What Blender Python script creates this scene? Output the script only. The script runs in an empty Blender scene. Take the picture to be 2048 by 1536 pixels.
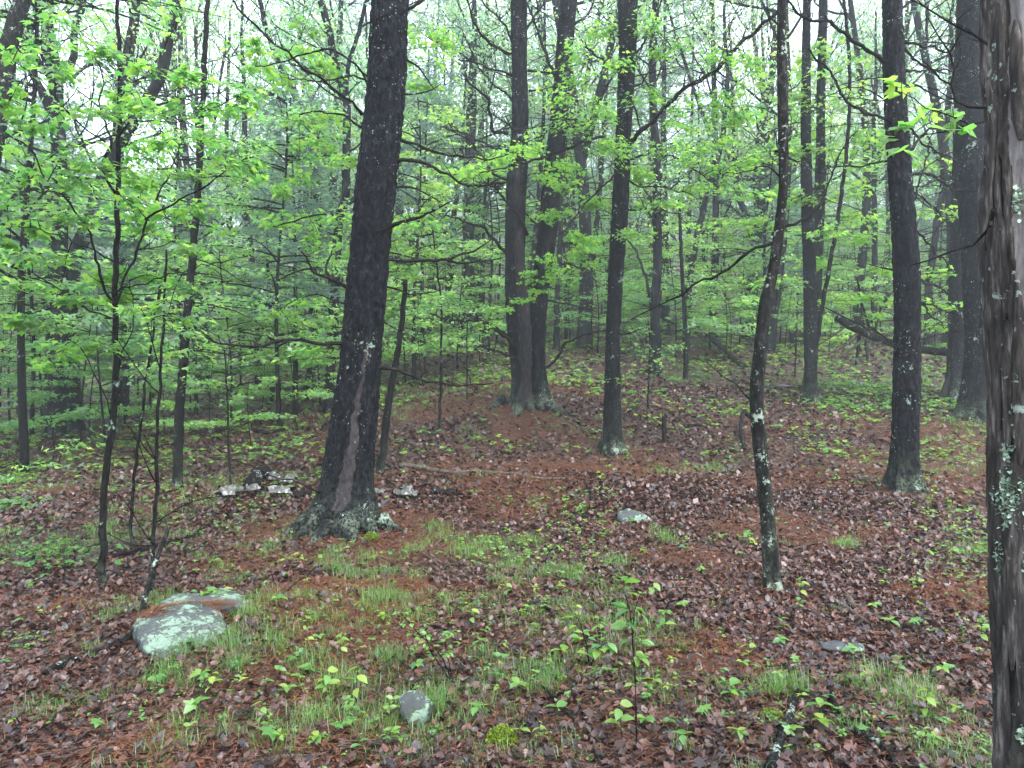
import bpy, bmesh, math, random
import numpy as np
from mathutils import Vector, Matrix

sc = bpy.context.scene
COL = sc.collection
RNG = np.random.default_rng(7)
random.seed(7)
F = 1500.0            # focal length in pixels of a 2048 wide picture
CH = 1.6              # eye height

# ------------------------------------------------------------------ camera, sky, sun, exposure
cd = bpy.data.cameras.new('camera')
cam = bpy.data.objects.new('camera', cd); COL.objects.link(cam)
cam.location = (0, 0, CH)
cam.rotation_euler = (math.radians(90), 0, 0)
cd.sensor_width = 36.0
cd.lens = 36.0 * F / 2048
cd.clip_start = 0.05
cd.clip_end = 900
sc.camera = cam

SUN_EL, SUN_AZ = math.radians(58), math.radians(150)
world = bpy.data.worlds.new('World'); sc.world = world
world.use_nodes = True
wn, wl = world.node_tree.nodes, world.node_tree.links
wn.clear()
wo = wn.new('ShaderNodeOutputWorld'); wb = wn.new('ShaderNodeBackground')
sky = wn.new('ShaderNodeTexSky'); sky.sky_type = 'NISHITA'; sky.sun_disc = False
sky.sun_elevation = SUN_EL; sky.sun_rotation = SUN_AZ
sky.air_density = 1.0; sky.dust_density = 1.2; sky.ozone_density = 1.0
hs = wn.new('ShaderNodeHueSaturation'); hs.inputs['Saturation'].default_value = 0.5
wl.new(sky.outputs[0], hs.inputs['Color'])
wl.new(hs.outputs[0], wb.inputs['Color'])
wb.inputs['Strength'].default_value = 0.15
wl.new(wb.outputs[0], wo.inputs['Surface'])
sd = bpy.data.lights.new('sun', 'SUN'); so = bpy.data.objects.new('sun', sd); COL.objects.link(so)
sd.energy = 0.6; sd.angle = math.radians(25); sd.color = (1.0, 0.985, 0.96)
so.rotation_euler = (math.pi/2 - SUN_EL, 0, math.pi - SUN_AZ)
sc.view_settings.view_transform = 'Standard'; sc.view_settings.look = 'None'
sc.view_settings.gamma = 1.0; sc.view_settings.use_curve_mapping = False
sc.view_settings.exposure = 2.95
cy = sc.cycles
cy.max_bounces = 6; cy.diffuse_bounces = 3; cy.glossy_bounces = 2; cy.transmission_bounces = 3
cy.volume_bounces = 1; cy.transparent_max_bounces = 4
cy.use_denoising = True
cy.caustics_reflective = False; cy.caustics_refractive = False
HAZE = 0.0020

# ------------------------------------------------------------------ noise
def _hash(i, j, k, s):
    h = (i*374761393 + j*668265263 + k*2147483647 + s*1274126177) & 0xFFFFFFFF
    h = ((h ^ (h >> 13)) * 1274126177) & 0xFFFFFFFF
    h = (h ^ (h >> 16)) & 0xFFFFFFFF
    return h.astype(np.float64) / 4294967295.0
def vnoise(x, y, z, seed=0):
    x, y, z = np.broadcast_arrays(np.asarray(x, float), np.asarray(y, float), np.asarray(z, float))
    i, j, k = np.floor(x).astype(np.int64), np.floor(y).astype(np.int64), np.floor(z).astype(np.int64)
    fx, fy, fz = x-i, y-j, z-k
    fx, fy, fz = fx*fx*(3-2*fx), fy*fy*(3-2*fy), fz*fz*(3-2*fz)
    r = 0
    for a in (0, 1):
        for b in (0, 1):
            for c in (0, 1):
                w = (fx if a else 1-fx)*(fy if b else 1-fy)*(fz if c else 1-fz)
                r = r + w*_hash(i+a, j+b, k+c, seed)
    return r
def fbm(x, y, z=0.0, seed=0, n=4):
    r, a, t = 0, 1.0, 0
    for o in range(n):
        r = r + a*vnoise(np.asarray(x)*2**o, np.asarray(y)*2**o, np.asarray(z)*2**o, seed+o*17); t += a; a *= .5
    return r/t
def sstep(a, b, x):
    t = np.clip((np.asarray(x, float)-a)/(b-a), 0, 1); return t*t*(3-2*t)

# ------------------------------------------------------------------ terrain
RY = [-200, 0, 3, 5, 8, 10, 12, 16, 20, 30, 45, 80, 140, 230, 400]
RZ = [-14, -.05, 0, .0, .10, .32, .56, 1.2, 1.95, 3.7, 6.6, 14, 30, 56, 66]
LZ = [-16, -.05, -.04, -.08, -.06, -.02, .03, .28, .62, 1.6, 3.8, 11, 24, 48, 60]
def H(x, y):
    x = np.asarray(x, float); y = np.asarray(y, float)
    yy = y + 0.0*x
    b = sstep(-0.50, 0.02, x/(np.maximum(yy, 0)+3.0))
    h = np.interp(yy, RY, RZ)*b + np.interp(yy, RY, LZ)*(1-b)
    h = h + 0.30*np.exp(-((x-0.2)**2/7+(yy-16)**2/5)) - .15*sstep(10, 12, yy)*sstep(15, 13, yy)*b
    h = h + (fbm(x*.35, yy*.35, 0, 3, 3)-.5)*.30*sstep(3, 12, yy) + (fbm(x*1.6, yy*1.6, 0, 5, 3)-.5)*.09
    h = h + .10*np.exp(-((x+1.35)**2+(yy-4.9)**2)/.5)
    h = h + .10*np.exp(-((x+1.75)**2+(yy-8.3)**2)/.5)
    return h
def P(u, v, Y):
    return np.array([(u-1024)*Y/F, Y, CH-(v-768)*Y/F])
def hit(u, v, far=120):
    t = np.concatenate([np.arange(2, 20, .02), np.arange(20, far, .2)])
    p = np.stack([(u-1024)*t/F, t, CH-(v-768)*t/F], 1)
    k = np.nonzero(p[:, 2] < H(p[:, 0], p[:, 1]))[0]
    return float(t[k[0]]) if len(k) else float(far)
def gp(u, v):
    Y = hit(u, v); p = P(u, v, Y); p[2] = float(H(p[0], p[1])); return p
def pix(p):
    return 1024+p[0]/max(p[1], .1)*F, 768-(p[2]-CH)/max(p[1], .1)*F

# ------------------------------------------------------------------ mesh building
class MB:
    def __init__(s): s.V=[]; s.T=[]; s.Q=[]; s.tm=[]; s.qm=[]; s.A=[]; s.n=0; s.B=[]
    def add(s, V, T=None, Q=None, m=0, a=None, b=None):
        V = np.asarray(V, float).reshape(-1, 3)
        if T is not None and len(T): s.T.append(np.asarray(T, int)+s.n); s.tm.append(np.full(len(T), m))
        if Q is not None and len(Q): s.Q.append(np.asarray(Q, int)+s.n); s.qm.append(np.full(len(Q), m))
        s.V.append(V)
        s.A.append(np.full(len(V), .5) if a is None else np.broadcast_to(np.asarray(a, float), (len(V),)))
        s.B.append(np.zeros(len(V)) if b is None else np.broadcast_to(np.asarray(b, float), (len(V),)))
        s.n += len(V)
    def mesh(s, name, mats, origin=(0, 0, 0), smooth=False):
        V = np.concatenate(s.V)-np.asarray(origin, float)
        T = np.concatenate(s.T) if s.T else np.zeros((0, 3), int)
        Q = np.concatenate(s.Q) if s.Q else np.zeros((0, 4), int)
        mi = np.concatenate([np.concatenate(s.tm) if s.T else np.zeros(0, int), np.concatenate(s.qm) if s.Q else np.zeros(0, int)])
        me = bpy.data.meshes.new(name)
        me.vertices.add(len(V)); me.vertices.foreach_set('co', V.astype(np.float32).ravel())
        nl = T.size+Q.size
        me.loops.add(nl); me.loops.foreach_set('vertex_index', np.concatenate([T.ravel(), Q.ravel()]).astype(np.int32))
        me.polygons.add(len(T)+len(Q))
        me.polygons.foreach_set('loop_start', np.concatenate([np.arange(len(T))*3, T.size+np.arange(len(Q))*4]).astype(np.int32))
        for m in mats: me.materials.append(m)
        me.polygons.foreach_set('material_index', mi.astype(np.int32))
        if smooth is True: me.polygons.foreach_set('use_smooth', np.ones(len(mi), bool))
        elif smooth == 'bark': me.polygons.foreach_set('use_smooth', mi == 0)
        at = me.attributes.new('tint', 'FLOAT', 'POINT'); at.data.foreach_set('value', np.concatenate(s.A).astype(np.float32))
        at = me.attributes.new('mask', 'FLOAT', 'POINT'); at.data.foreach_set('value', np.concatenate(s.B).astype(np.float32))
        me.update(calc_edges=True); me.validate()
        return me
    def obj(s, name, mats, parent=None, smooth=False, kind=None, label=None):
        og = tuple(parent.location) if parent is not None else (0, 0, 0)
        o = bpy.data.objects.new(name, s.mesh(name, mats if isinstance(mats, list) else [mats], og, smooth))
        COL.objects.link(o)
        if parent is not None: o.parent = parent
        if kind: o['kind'] = kind
        if label: o['label'] = label
        return o
def empty(name, loc, label, cat, group=None):
    o = bpy.data.objects.new(name, None); COL.objects.link(o); o.empty_display_size = .1
    o.location = tuple(float(c) for c in loc)
    tag(o, label, cat, group); return o
def tag(o, label, cat, group=None, kind=None):
    if label: o['label'] = label
    if cat: o['category'] = cat
    if group: o['group'] = group
    if kind: o['kind'] = kind
    return o

def smooth_path(pts, n):
    pts = np.asarray(pts, float)
    if len(pts) < 3:
        t = np.linspace(0, 1, n)[:, None]; return pts[0]*(1-t)+pts[-1]*t
    d = np.r_[0, np.cumsum(np.linalg.norm(np.diff(pts, axis=0), axis=1))]
    g = np.stack([np.gradient(pts[:, k], d) for k in range(pts.shape[1])], 1)
    s = np.linspace(0, d[-1], n); i = np.clip(np.searchsorted(d, s)-1, 0, len(d)-2)
    h = (d[i+1]-d[i])[:, None]; t = ((s-d[i])[:, None])/h
    h00, h10, h01, h11 = 2*t**3-3*t**2+1, t**3-2*t**2+t, -2*t**3+3*t**2, t**3-t**2
    return h00*pts[i]+h10*h*g[i]+h01*pts[i+1]+h11*h*g[i+1]

def tube(mb, pts, rad, sides=6, m=0, a=.5, rough=0, cap=True):
    pts = np.asarray(pts, float); n = len(pts)
    rad = np.broadcast_to(np.asarray(rad, float), (n,))
    t = np.gradient(pts, axis=0); t /= np.maximum(np.linalg.norm(t, axis=1), 1e-9)[:, None]
    ref = np.array([0, 0, 1.0]) if abs(t[:, 2]).mean() < .8 else np.array([1.0, 0, 0])
    x = np.cross(t, ref); x /= np.maximum(np.linalg.norm(x, axis=1), 1e-9)[:, None]
    y = np.cross(t, x)
    th = np.arange(sides)*2*math.pi/sides
    R = rad[:, None]*np.ones((1, sides))
    if rough: R = R*(1+rough*(RNG.random((n, sides))-.5)*2)
    V = pts[:, None]+R[..., None]*(np.cos(th)[None, :, None]*x[:, None]+np.sin(th)[None, :, None]*y[:, None])
    i, j = np.meshgrid(np.arange(n-1), np.arange(sides), indexing='ij')
    q = np.stack([i*sides+j, i*sides+(j+1) % sides, (i+1)*sides+(j+1) % sides, (i+1)*sides+j], -1).reshape(-1, 4)
    V = V.reshape(-1, 3); T = []
    if cap:
        V = np.vstack([V, pts[0], pts[-1]])
        for k in range(sides):
            T.append([n*sides, (k+1) % sides, k]); T.append([n*sides+1, (n-1)*sides+k, (n-1)*sides+(k+1) % sides])
    mb.add(V, T, q, m, a)

# ------------------------------------------------------------------ leaves: unit templates, petiole at origin, tip along +Y
def fan(outline, c=None, z=None):
    o = np.array(outline, float)
    if c is None:
        V = np.c_[o, np.zeros(len(o))]; T = [[0, k, k+1] for k in range(1, len(o)-1)]
    else:
        V = np.vstack([np.c_[o, np.zeros(len(o))], [c[0], c[1], 0]])
        n = len(o); T = [[n, k, (k+1) % n] for k in range(n)]
    return V, np.array(T)
def sym(right):
    return right + [(-x, y) for x, y in right[::-1] if abs(x) > 1e-6]
mo = [(0, 0), (.30, -.13), (.25, .10), (.62, .30), (.56, .40), (.30, .42), (.24, .60), (0, 1.0)]
V_, T_ = fan(mo + [(-x, y) for x, y in mo[-2:0:-1]], (0, .28))
V_[:, 2] = .10*np.abs(V_[:, 0]) - .28*V_[:, 1]**2 - .25*V_[:, 0]**2
MAPLE = (V_, T_)
V_, T_ = fan([(0, 0), (.52, .12), (.5, .42), (.16, .46), (0, 1), (-.16, .46), (-.5, .42), (-.52, .12)])
V_[:, 2] = -.3*V_[:, 1]**2 + .05*np.abs(V_[:, 0]); MID = (V_, T_)
V_ = np.array([(0, 0, 0), (.42, .45, -.08), (0, 1, -.25), (-.42, .45, -.08)], float)
FAR = (V_, np.array([[0, 1, 2], [0, 2, 3]]))
V_ = np.array([(0, 0, 0), (.24, .22, .05), (.30, .5, .05), (.16, .8, -.05), (0, 1, -.2), (-.16, .8, -.05), (-.30, .5, .05), (-.24, .22, .05), (0, .5, -.02)], float)
OVAL = (V_, np.array([[8, k, (k+1) % 8] for k in range(8)]))
V_, T_ = fan([(0, 0), (.12, .15), (.30, .2), (.14, .34), (.40, .48), (.18, .58), (.30, .78), (0, 1), (-.26, .8), (-.16, .6), (-.42, .5), (-.13, .36), (-.28, .22), (-.1, .15)], (0, .5))
V_[:, 2] = .55*V_[:, 0]**2 + .10*np.sin(V_[:, 1]*5)
OAKD = (V_, T_)
V_ = np.array([(0, 0, .0), (.34, .3, .10), (.25, .75, .04), (0, 1, .12), (-.25, .7, .05), (-.34, .35, .12), (0, .5, -.03)], float)
LITM = (V_, np.array([[6, k, (k+1) % 6] for k in range(6)]))

def rotmats(yaw, pitch, roll):
    """leaf frame: tip direction from yaw (about Z) and pitch (tip up), rolled about the tip axis"""
    cy_, sy, cp, sp, cr, sr = np.cos(yaw), np.sin(yaw), np.cos(pitch), np.sin(pitch), np.cos(roll), np.sin(roll)
    Y = np.stack([-sy*cp, cy_*cp, sp], -1)
    X0 = np.stack([cy_, sy, 0*cy_], -1)
    Z0 = np.cross(X0, Y)
    X = X0*cr[:, None]+Z0*sr[:, None]; Z = np.cross(X, Y)
    return np.stack([X, Y, Z], -1)
def leaves(mb, pos, yaw, pitch, roll, size, tpl, m=0, tint=None, flip=False):
    pos = np.asarray(pos, float); n = len(pos)
    if n == 0: return
    V, T = tpl
    R = rotmats(yaw, pitch, roll)
    W = np.einsum('nij,kj->nki', R, V)*np.asarray(size, float).reshape(-1, 1, 1)+pos[:, None]
    k = len(V)
    TT = (T[None]+(np.arange(n)*k)[:, None, None]).reshape(-1, 3)
    if tint is None: tint = RNG.random(n)
    mb.add(W.reshape(-1, 3), TT, None, m, np.repeat(tint, k))

# ------------------------------------------------------------------ materials
def newmat(name):
    m = bpy.data.materials.new(name); m.use_nodes = True; nt = m.node_tree; nt.nodes.clear()
    out = nt.nodes.new('ShaderNodeOutputMaterial'); return m, nt, out
def N(nt, typ, **kw):
    n = nt.nodes.new(typ)
    for k, v in kw.items():
        if k in n.inputs: n.inputs[k].default_value = v
        else: setattr(n, k, v)
    return n
def ramp(nt, fac, stops, interp='LINEAR'):
    r = nt.nodes.new('ShaderNodeValToRGB'); cr = r.color_ramp; cr.interpolation = interp
    while len(cr.elements) < len(stops): cr.elements.new(.5)
    for e, (p, c) in zip(cr.elements, stops):
        e.position = p; e.color = (c[0], c[1], c[2], 1) if len(c) >= 3 else (c[0],)*3+(1,)
    nt.links.new(fac, r.inputs[0]); return r.outputs[0]
def mixc(nt, f, a, b, bt='MIX'):
    m = nt.nodes.new('ShaderNodeMix'); m.data_type = 'RGBA'; m.blend_type = bt
    for s, v in ((0, f), (6, a), (7, b)):
        if hasattr(v, 'links'): nt.links.new(v, m.inputs[s])
        else: m.inputs[s].default_value = v if s == 0 else (v[0], v[1], v[2], 1)
    return m.outputs[2]
def math_(nt, op, a, b=None, c=None):
    m = nt.nodes.new('ShaderNodeMath'); m.operation = op
    for i, v in enumerate((a, b, c)):
        if v is None: continue
        if hasattr(v, 'links'): nt.links.new(v, m.inputs[i])
        else: m.inputs[i].default_value = v
    return m.outputs[0]
def coords(nt, scale=(1, 1, 1)):
    tc = nt.nodes.new('ShaderNodeTexCoord'); mp = nt.nodes.new('ShaderNodeMapping')
    mp.inputs['Scale'].default_value = scale
    nt.links.new(tc.outputs['Object'], mp.inputs[0]); return mp.outputs[0]
def noise(nt, vec, scale, detail=4, rough=.6, dist=0):
    n = N(nt, 'ShaderNodeTexNoise', Scale=scale, Detail=detail, Roughness=rough, Distortion=dist)
    nt.links.new(vec, n.inputs['Vector']); return n.outputs['Fac']

def leaf_mat(name, stops, trans, tf=.45, gloss=.07, rnd=.35, rough=.45):
    m, nt, out = newmat(name)
    at = N(nt, 'ShaderNodeAttribute'); at.attribute_name = 'tint'
    oi = nt.nodes.new('ShaderNodeObjectInfo')
    f = math_(nt, 'ADD', at.outputs['Fac'], math_(nt, 'MULTIPLY', math_(nt, 'SUBTRACT', oi.outputs['Random'], .5), rnd))
    col = ramp(nt, f, stops); colt = ramp(nt, f, trans)
    d = N(nt, 'ShaderNodeBsdfDiffuse'); nt.links.new(col, d.inputs[0])
    t = N(nt, 'ShaderNodeBsdfTranslucent'); nt.links.new(colt, t.inputs[0])
    g = N(nt, 'ShaderNodeBsdfGlossy', Roughness=rough); g.inputs[0].default_value = (.85, .92, 1, 1)
    m1 = N(nt, 'ShaderNodeMixShader', Fac=tf); nt.links.new(d.outputs[0], m1.inputs[1]); nt.links.new(t.outputs[0], m1.inputs[2])
    m2 = N(nt, 'ShaderNodeMixShader', Fac=gloss); nt.links.new(m1.outputs[0], m2.inputs[1]); nt.links.new(g.outputs[0], m2.inputs[2])
    nt.links.new(m2.outputs[0], out.inputs[0]); return m

M = {}
G3 = [(0, (.045, .11, .03)), (.5, (.08, .17, .025)), (1, (.13, .24, .025))]
T3 = [(0, (.16, .47, .10)), (.5, (.30, .66, .10)), (1, (.56, .82, .11))]
M['maple'] = leaf_mat('young_maple_leaf', G3, T3, .55)
M['under'] = leaf_mat('understory_leaf', [(0, (.05, .14, .045)), (.5, (.09, .20, .04)), (1, (.15, .27, .04))],
                      [(0, (.23, .56, .19)), (.5, (.38, .73, .17)), (1, (.60, .85, .15))], .58, .07, rnd=.5)  # paler, bluer tones imitate background mist in the leaf colour
M['canopy'] = leaf_mat('spring_canopy_leaf', [(0, (.06, .12, .04)), (.6, (.10, .17, .045)), (1, (.17, .20, .05))],
                       [(0, (.29, .56, .31)), (.6, (.44, .71, .31)), (1, (.66, .78, .26))], .62, .05, rnd=.6)  # distance haze put into the colour: far leaves kept pale and bluish
M['needle'] = leaf_mat('pine_needle', [(0, (.045, .10, .075)), (.6, (.06, .13, .085)), (1, (.09, .15, .07))],
                       [(0, (.24, .42, .32)), (1, (.38, .54, .34))], .55, .06, rnd=.3)
M['seedling'] = leaf_mat('seedling_leaf', [(0, (.06, .18, .04)), (.5, (.12, .26, .04)), (1, (.26, .34, .045))],
                         [(0, (.14, .42, .08)), (.5, (.30, .58, .07)), (1, (.60, .70, .08))], .42, .05, rnd=.6)
M['grass'] = leaf_mat('grass_blade', [(0, (.05, .10, .02)), (.5, (.09, .18, .025)), (.9, (.12, .24, .035)), (1, (.24, .22, .09))],
                      [(0, (.10, .28, .04)), (.6, (.20, .50, .05)), (1, (.40, .5, .10))], .42, .06)
M['moss'] = leaf_mat('moss_cushion', [(0, (.05, .10, .01)), (1, (.24, .30, .02))], [(0, (.1, .2, .02)), (1, (.2, .3, .02))], .2, .02)
M['oldleaf'] = leaf_mat('withered_leaf', [(0, (.16, .05, .03)), (1, (.30, .12, .06))], [(0, (.3, .1, .04)), (1, (.4, .15, .06))], .3, .05)

def litter_mat(name, stops, rough=.38, spec=.5):
    m, nt, out = newmat(name)
    at = N(nt, 'ShaderNodeAttribute'); at.attribute_name = 'tint'
    oi = nt.nodes.new('ShaderNodeObjectInfo')
    f = math_(nt, 'FRACT', math_(nt, 'ADD', at.outputs['Fac'], oi.outputs['Random']))
    c = ramp(nt, f, stops)
    v = coords(nt); n = noise(nt, v, 60, 3)
    c = mixc(nt, .55, c, mixc(nt, n, (0.25, .25, .25), (1, 1, 1)), 'MULTIPLY')
    b = N(nt, 'ShaderNodeBsdfPrincipled', Roughness=rough); b.inputs['Specular IOR Level'].default_value = spec
    nt.links.new(c, b.inputs['Base Color'])
    bp = N(nt, 'ShaderNodeBump', Strength=.5, Distance=.004); nt.links.new(n, bp.inputs['Height']); nt.links.new(bp.outputs[0], b.inputs['Normal'])
    nt.links.new(b.outputs[0], out.inputs[0]); return m
M['litter'] = litter_mat('wet_dead_leaf', [(0, (.014, .010, .011)), (.3, (.034, .015, .013)), (.55, (.064, .027, .020)), (.78, (.095, .042, .030)), (.90, (.12, .034, .016)), (.97, (.16, .095, .075)), (1, (.014, .010, .011))])
M['needles'] = litter_mat('fallen_pine_needle', [(0, (.07, .022, .010)), (.4, (.18, .058, .023)), (.8, (.27, .105, .048)), (1, (.07, .024, .012))], .6, .3)
M['twigs'] = litter_mat('fallen_twig', [(0, (.03, .022, .018)), (.5, (.09, .065, .05)), (.85, (.2, .15, .12)), (1, (.035, .03, .025))], .6, .3)

def bark(name, dark, light, vs=22, stretch=.28, lichen=.0, lcol=(.24, .31, .25), lsc=14, moss=(.15, .19, .13), bump=.7, rough=.7, spec=.05, maskcol=None, coarse=2.2, speck=0):
    m, nt, out = newmat(name)
    v = coords(nt, (1, 1, stretch)); v1 = coords(nt)
    n1 = noise(nt, v, vs, 6, .65, .4); n2 = noise(nt, v, vs*4, 3, .6); n3 = noise(nt, v1, coarse, 3, .5)
    f = math_(nt, 'ADD', math_(nt, 'MULTIPLY', n1, .7), math_(nt, 'MULTIPLY', n2, .3))
    c = ramp(nt, f, [(.40, dark), (.53, tuple(a*.75+b*.18 for a, b in zip(dark, light))), (.68, light)])
    c = mixc(nt, .5, c, mixc(nt, ramp(nt, n3, [(.35, (0, 0, 0)), (.65, (1, 1, 1))]), (.5, .5, .5), (1.25, 1.2, 1.15)), 'MULTIPLY')
    at = N(nt, 'ShaderNodeAttribute'); at.attribute_name = 'mask'
    if maskcol is not None:
        cm = ramp(nt, f, [(.36, tuple(x*.35 for x in maskcol)), (.6, maskcol)])
        at2 = N(nt, 'ShaderNodeAttribute'); at2.attribute_name = 'tint'
        c = mixc(nt, ramp(nt, math_(nt, 'ADD', at2.outputs['Fac'], math_(nt, 'MULTIPLY', math_(nt, 'SUBTRACT', n2, .5), .6)), [(.55, (0, 0, 0)), (.62, (1, 1, 1))]), c, cm)
    # lichen and moss spots (thin crusts with a shape of their own)
    ln = noise(nt, v1, lsc, 5, .7, .6); lb = noise(nt, v1, lsc*.22, 2, .5)
    lf = math_(nt, 'ADD', ln, math_(nt, 'MULTIPLY', math_(nt, 'SUBTRACT', lb, .5), .9))
    lf = math_(nt, 'ADD', lf, math_(nt, 'MULTIPLY', at.outputs['Fac'], .07))
    th = .80-lichen*.25
    lm = ramp(nt, lf, [(th, (0, 0, 0)), (th+.03, (1, 1, 1))])
    if speck:
        wn_ = N(nt, 'ShaderNodeTexNoise', Scale=speck*1.3, Detail=3); nt.links.new(v1, wn_.inputs['Vector'])
        wv = nt.nodes.new('ShaderNodeVectorMath'); wv.operation = 'MULTIPLY_ADD'; nt.links.new(wn_.outputs['Color'], wv.inputs[0]); wv.inputs[1].default_value = (1.3/speck,)*3; nt.links.new(v1, wv.inputs[2])
        vo = N(nt, 'ShaderNodeTexVoronoi', Scale=speck); nt.links.new(wv.outputs[0], vo.inputs['Vector'])
        sp = nt.nodes.new('ShaderNodeSeparateColor'); nt.links.new(vo.outputs['Color'], sp.inputs[0])
        dots = math_(nt, 'LESS_THAN', math_(nt, 'ADD', vo.outputs['Distance'], math_(nt, 'MULTIPLY', n2, .25)), math_(nt, 'MULTIPLY', math_(nt, 'SUBTRACT', sp.outputs[0], .45), .85))
        patchy = ramp(nt, lb, [(.47, (.0, .0, .0)), (.58, (1, 1, 1))])
        lm = math_(nt, 'MAXIMUM', lm, math_(nt, 'MULTIPLY', dots, patchy))
    lc = mixc(nt, noise(nt, v1, 60, 2), tuple(x*.45 for x in lcol), tuple(x*1.15 for x in lcol))
    mm = math_(nt, 'MULTIPLY', math_(nt, 'MULTIPLY', at.outputs['Fac'], ramp(nt, noise(nt, v1, 5.5, 3, .6), [(.40, (.12, .12, .12)), (.56, (1, 1, 1))])), ramp(nt, noise(nt, v1, 34, 4, .7), [(.45, (0, 0, 0)), (.54, (1, 1, 1))]))
    c = mixc(nt, mm, c, mixc(nt, n2, tuple(x*.4 for x in moss), moss))
    c = mixc(nt, lm, c, lc)
    b = N(nt, 'ShaderNodeBsdfPrincipled', Roughness=rough); b.inputs['Specular IOR Level'].default_value = spec
    nt.links.new(c, b.inputs['Base Color'])
    bp = N(nt, 'ShaderNodeBump', Strength=bump, Distance=.012); nt.links.new(math_(nt, 'ADD', f, math_(nt, 'MULTIPLY', lm, .15)), bp.inputs['Height'])
    nt.links.new(bp.outputs[0], b.inputs['Normal'])
    nt.links.new(b.outputs[0], out.inputs[0]); return m
M['pine_bark'] = bark('wet_pine_bark', (.0008, .0008, .0015), (.034, .034, .043), 26, .45, .14, maskcol=(.046, .040, .042), speck=34)
M['twin_bark'] = bark('furrowed_dark_bark', (.0008, .0008, .0015), (.036, .036, .042), 22, .25, .12, speck=26)
M['grey_bark'] = bark('bare_grey_bark', (.010, .009, .009), (.070, .062, .062), 24, .22, .15)
M['dark_bark'] = bark('wet_dark_bark', (.0008, .0008, .0015), (.034, .034, .041), 28, .3, .30, moss=(.13, .17, .10), speck=34)
M['spot_bark'] = bark('lichen_spotted_bark', (.003, .003, .003), (.060, .058, .054), 30, .4, .58, lcol=(.30, .36, .29), lsc=26, speck=40)
M['flaky_bark'] = bark('flaky_brown_bark', (.022, .020, .019), (.230, .205, .192), 30, .16, .40, lcol=(.26, .32, .27), lsc=14, bump=.7, speck=34, maskcol=(.22, .20, .20), rough=.9, spec=.02)
M['far_bark'] = bark('distant_bark', (.003, .003, .004), (.050, .051, .056), 9, .3, .40, lsc=6, lcol=(.16, .18, .16), bump=.2)
M['thin_bark'] = bark('young_bark', (.004, .004, .004), (.026, .024, .023), 40, .5, .30, lsc=30)
M['dead_wood'] = bark('dead_wood', (.006, .005, .005), (.045, .037, .034), 30, .3, .28, lsc=18)
M['pale_wood'] = bark('pale_weathered_wood', (.05, .042, .035), (.20, .17, .14), 30, .3, .4, lsc=18)
M['birch'] = bark('white_rotten_bark', (.06, .06, .055), (.58, .58, .55), 9, 1.0, .0, bump=.5)
M['rock'] = bark('lichened_rock', (.06, .065, .07), (.17, .185, .195), 7, .8, .92, lcol=(.20, .28, .215), lsc=30, moss=(.06, .09, .025), bump=1.0, maskcol=None)
M['pebble'] = bark('pale_stone', (.07, .07, .07), (.20, .21, .20), 14, 1, .5, lsc=20)

def ground_mat():
    m, nt, out = newmat('forest_floor')
    v = coords(nt)
    at = N(nt, 'ShaderNodeAttribute'); at.attribute_name = 'mask'
    ag = N(nt, 'ShaderNodeAttribute'); ag.attribute_name = 'tint'
    vo = N(nt, 'ShaderNodeTexVoronoi', Scale=22, Randomness=1); nt.links.new(v, vo.inputs['Vector'])
    n1 = noise(nt, v, 3, 6, .7); n2 = noise(nt, v, 40, 4, .7)
    s = nt.nodes.new('ShaderNodeSeparateColor'); nt.links.new(vo.outputs['Color'], s.inputs[0])
    c = ramp(nt, s.outputs[0], [(0, (.012, .008, .008)), (.4, (.032, .016, .014)), (.75, (.065, .032, .027)), (1, (.11, .062, .052))])
    cn = ramp(nt, n2, [(.3, (.028, .011, .007)), (.7, (.10, .038, .020))])
    c = mixc(nt, at.outputs['Fac'], c, cn)
    cg = ramp(nt, n2, [(.3, (.02, .025, .012)), (.7, (.05, .07, .022))])
    gm = ramp(nt, math_(nt, 'ADD', math_(nt, 'MULTIPLY', n2, .5), math_(nt, 'MULTIPLY', ag.outputs['Fac'], .42)), [(.62, (0, 0, 0)), (.78, (1, 1, 1))])
    c = mixc(nt, gm, c, cg)
    c = mixc(nt, .6, c, mixc(nt, n1, (.35, .35, .35), (1.1, 1.1, 1.1)), 'MULTIPLY')
    b = N(nt, 'ShaderNodeBsdfPrincipled', Roughness=.6); b.inputs['Specular IOR Level'].default_value = .35
    nt.links.new(c, b.inputs['Base Color'])
    bp = N(nt, 'ShaderNodeBump', Strength=.8, Distance=.03)
    nt.links.new(math_(nt, 'ADD', n2, s.outputs[1]), bp.inputs['Height']); nt.links.new(bp.outputs[0], b.inputs['Normal'])
    nt.links.new(b.outputs[0], out.inputs[0]); return m
M['ground'] = ground_mat()

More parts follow.
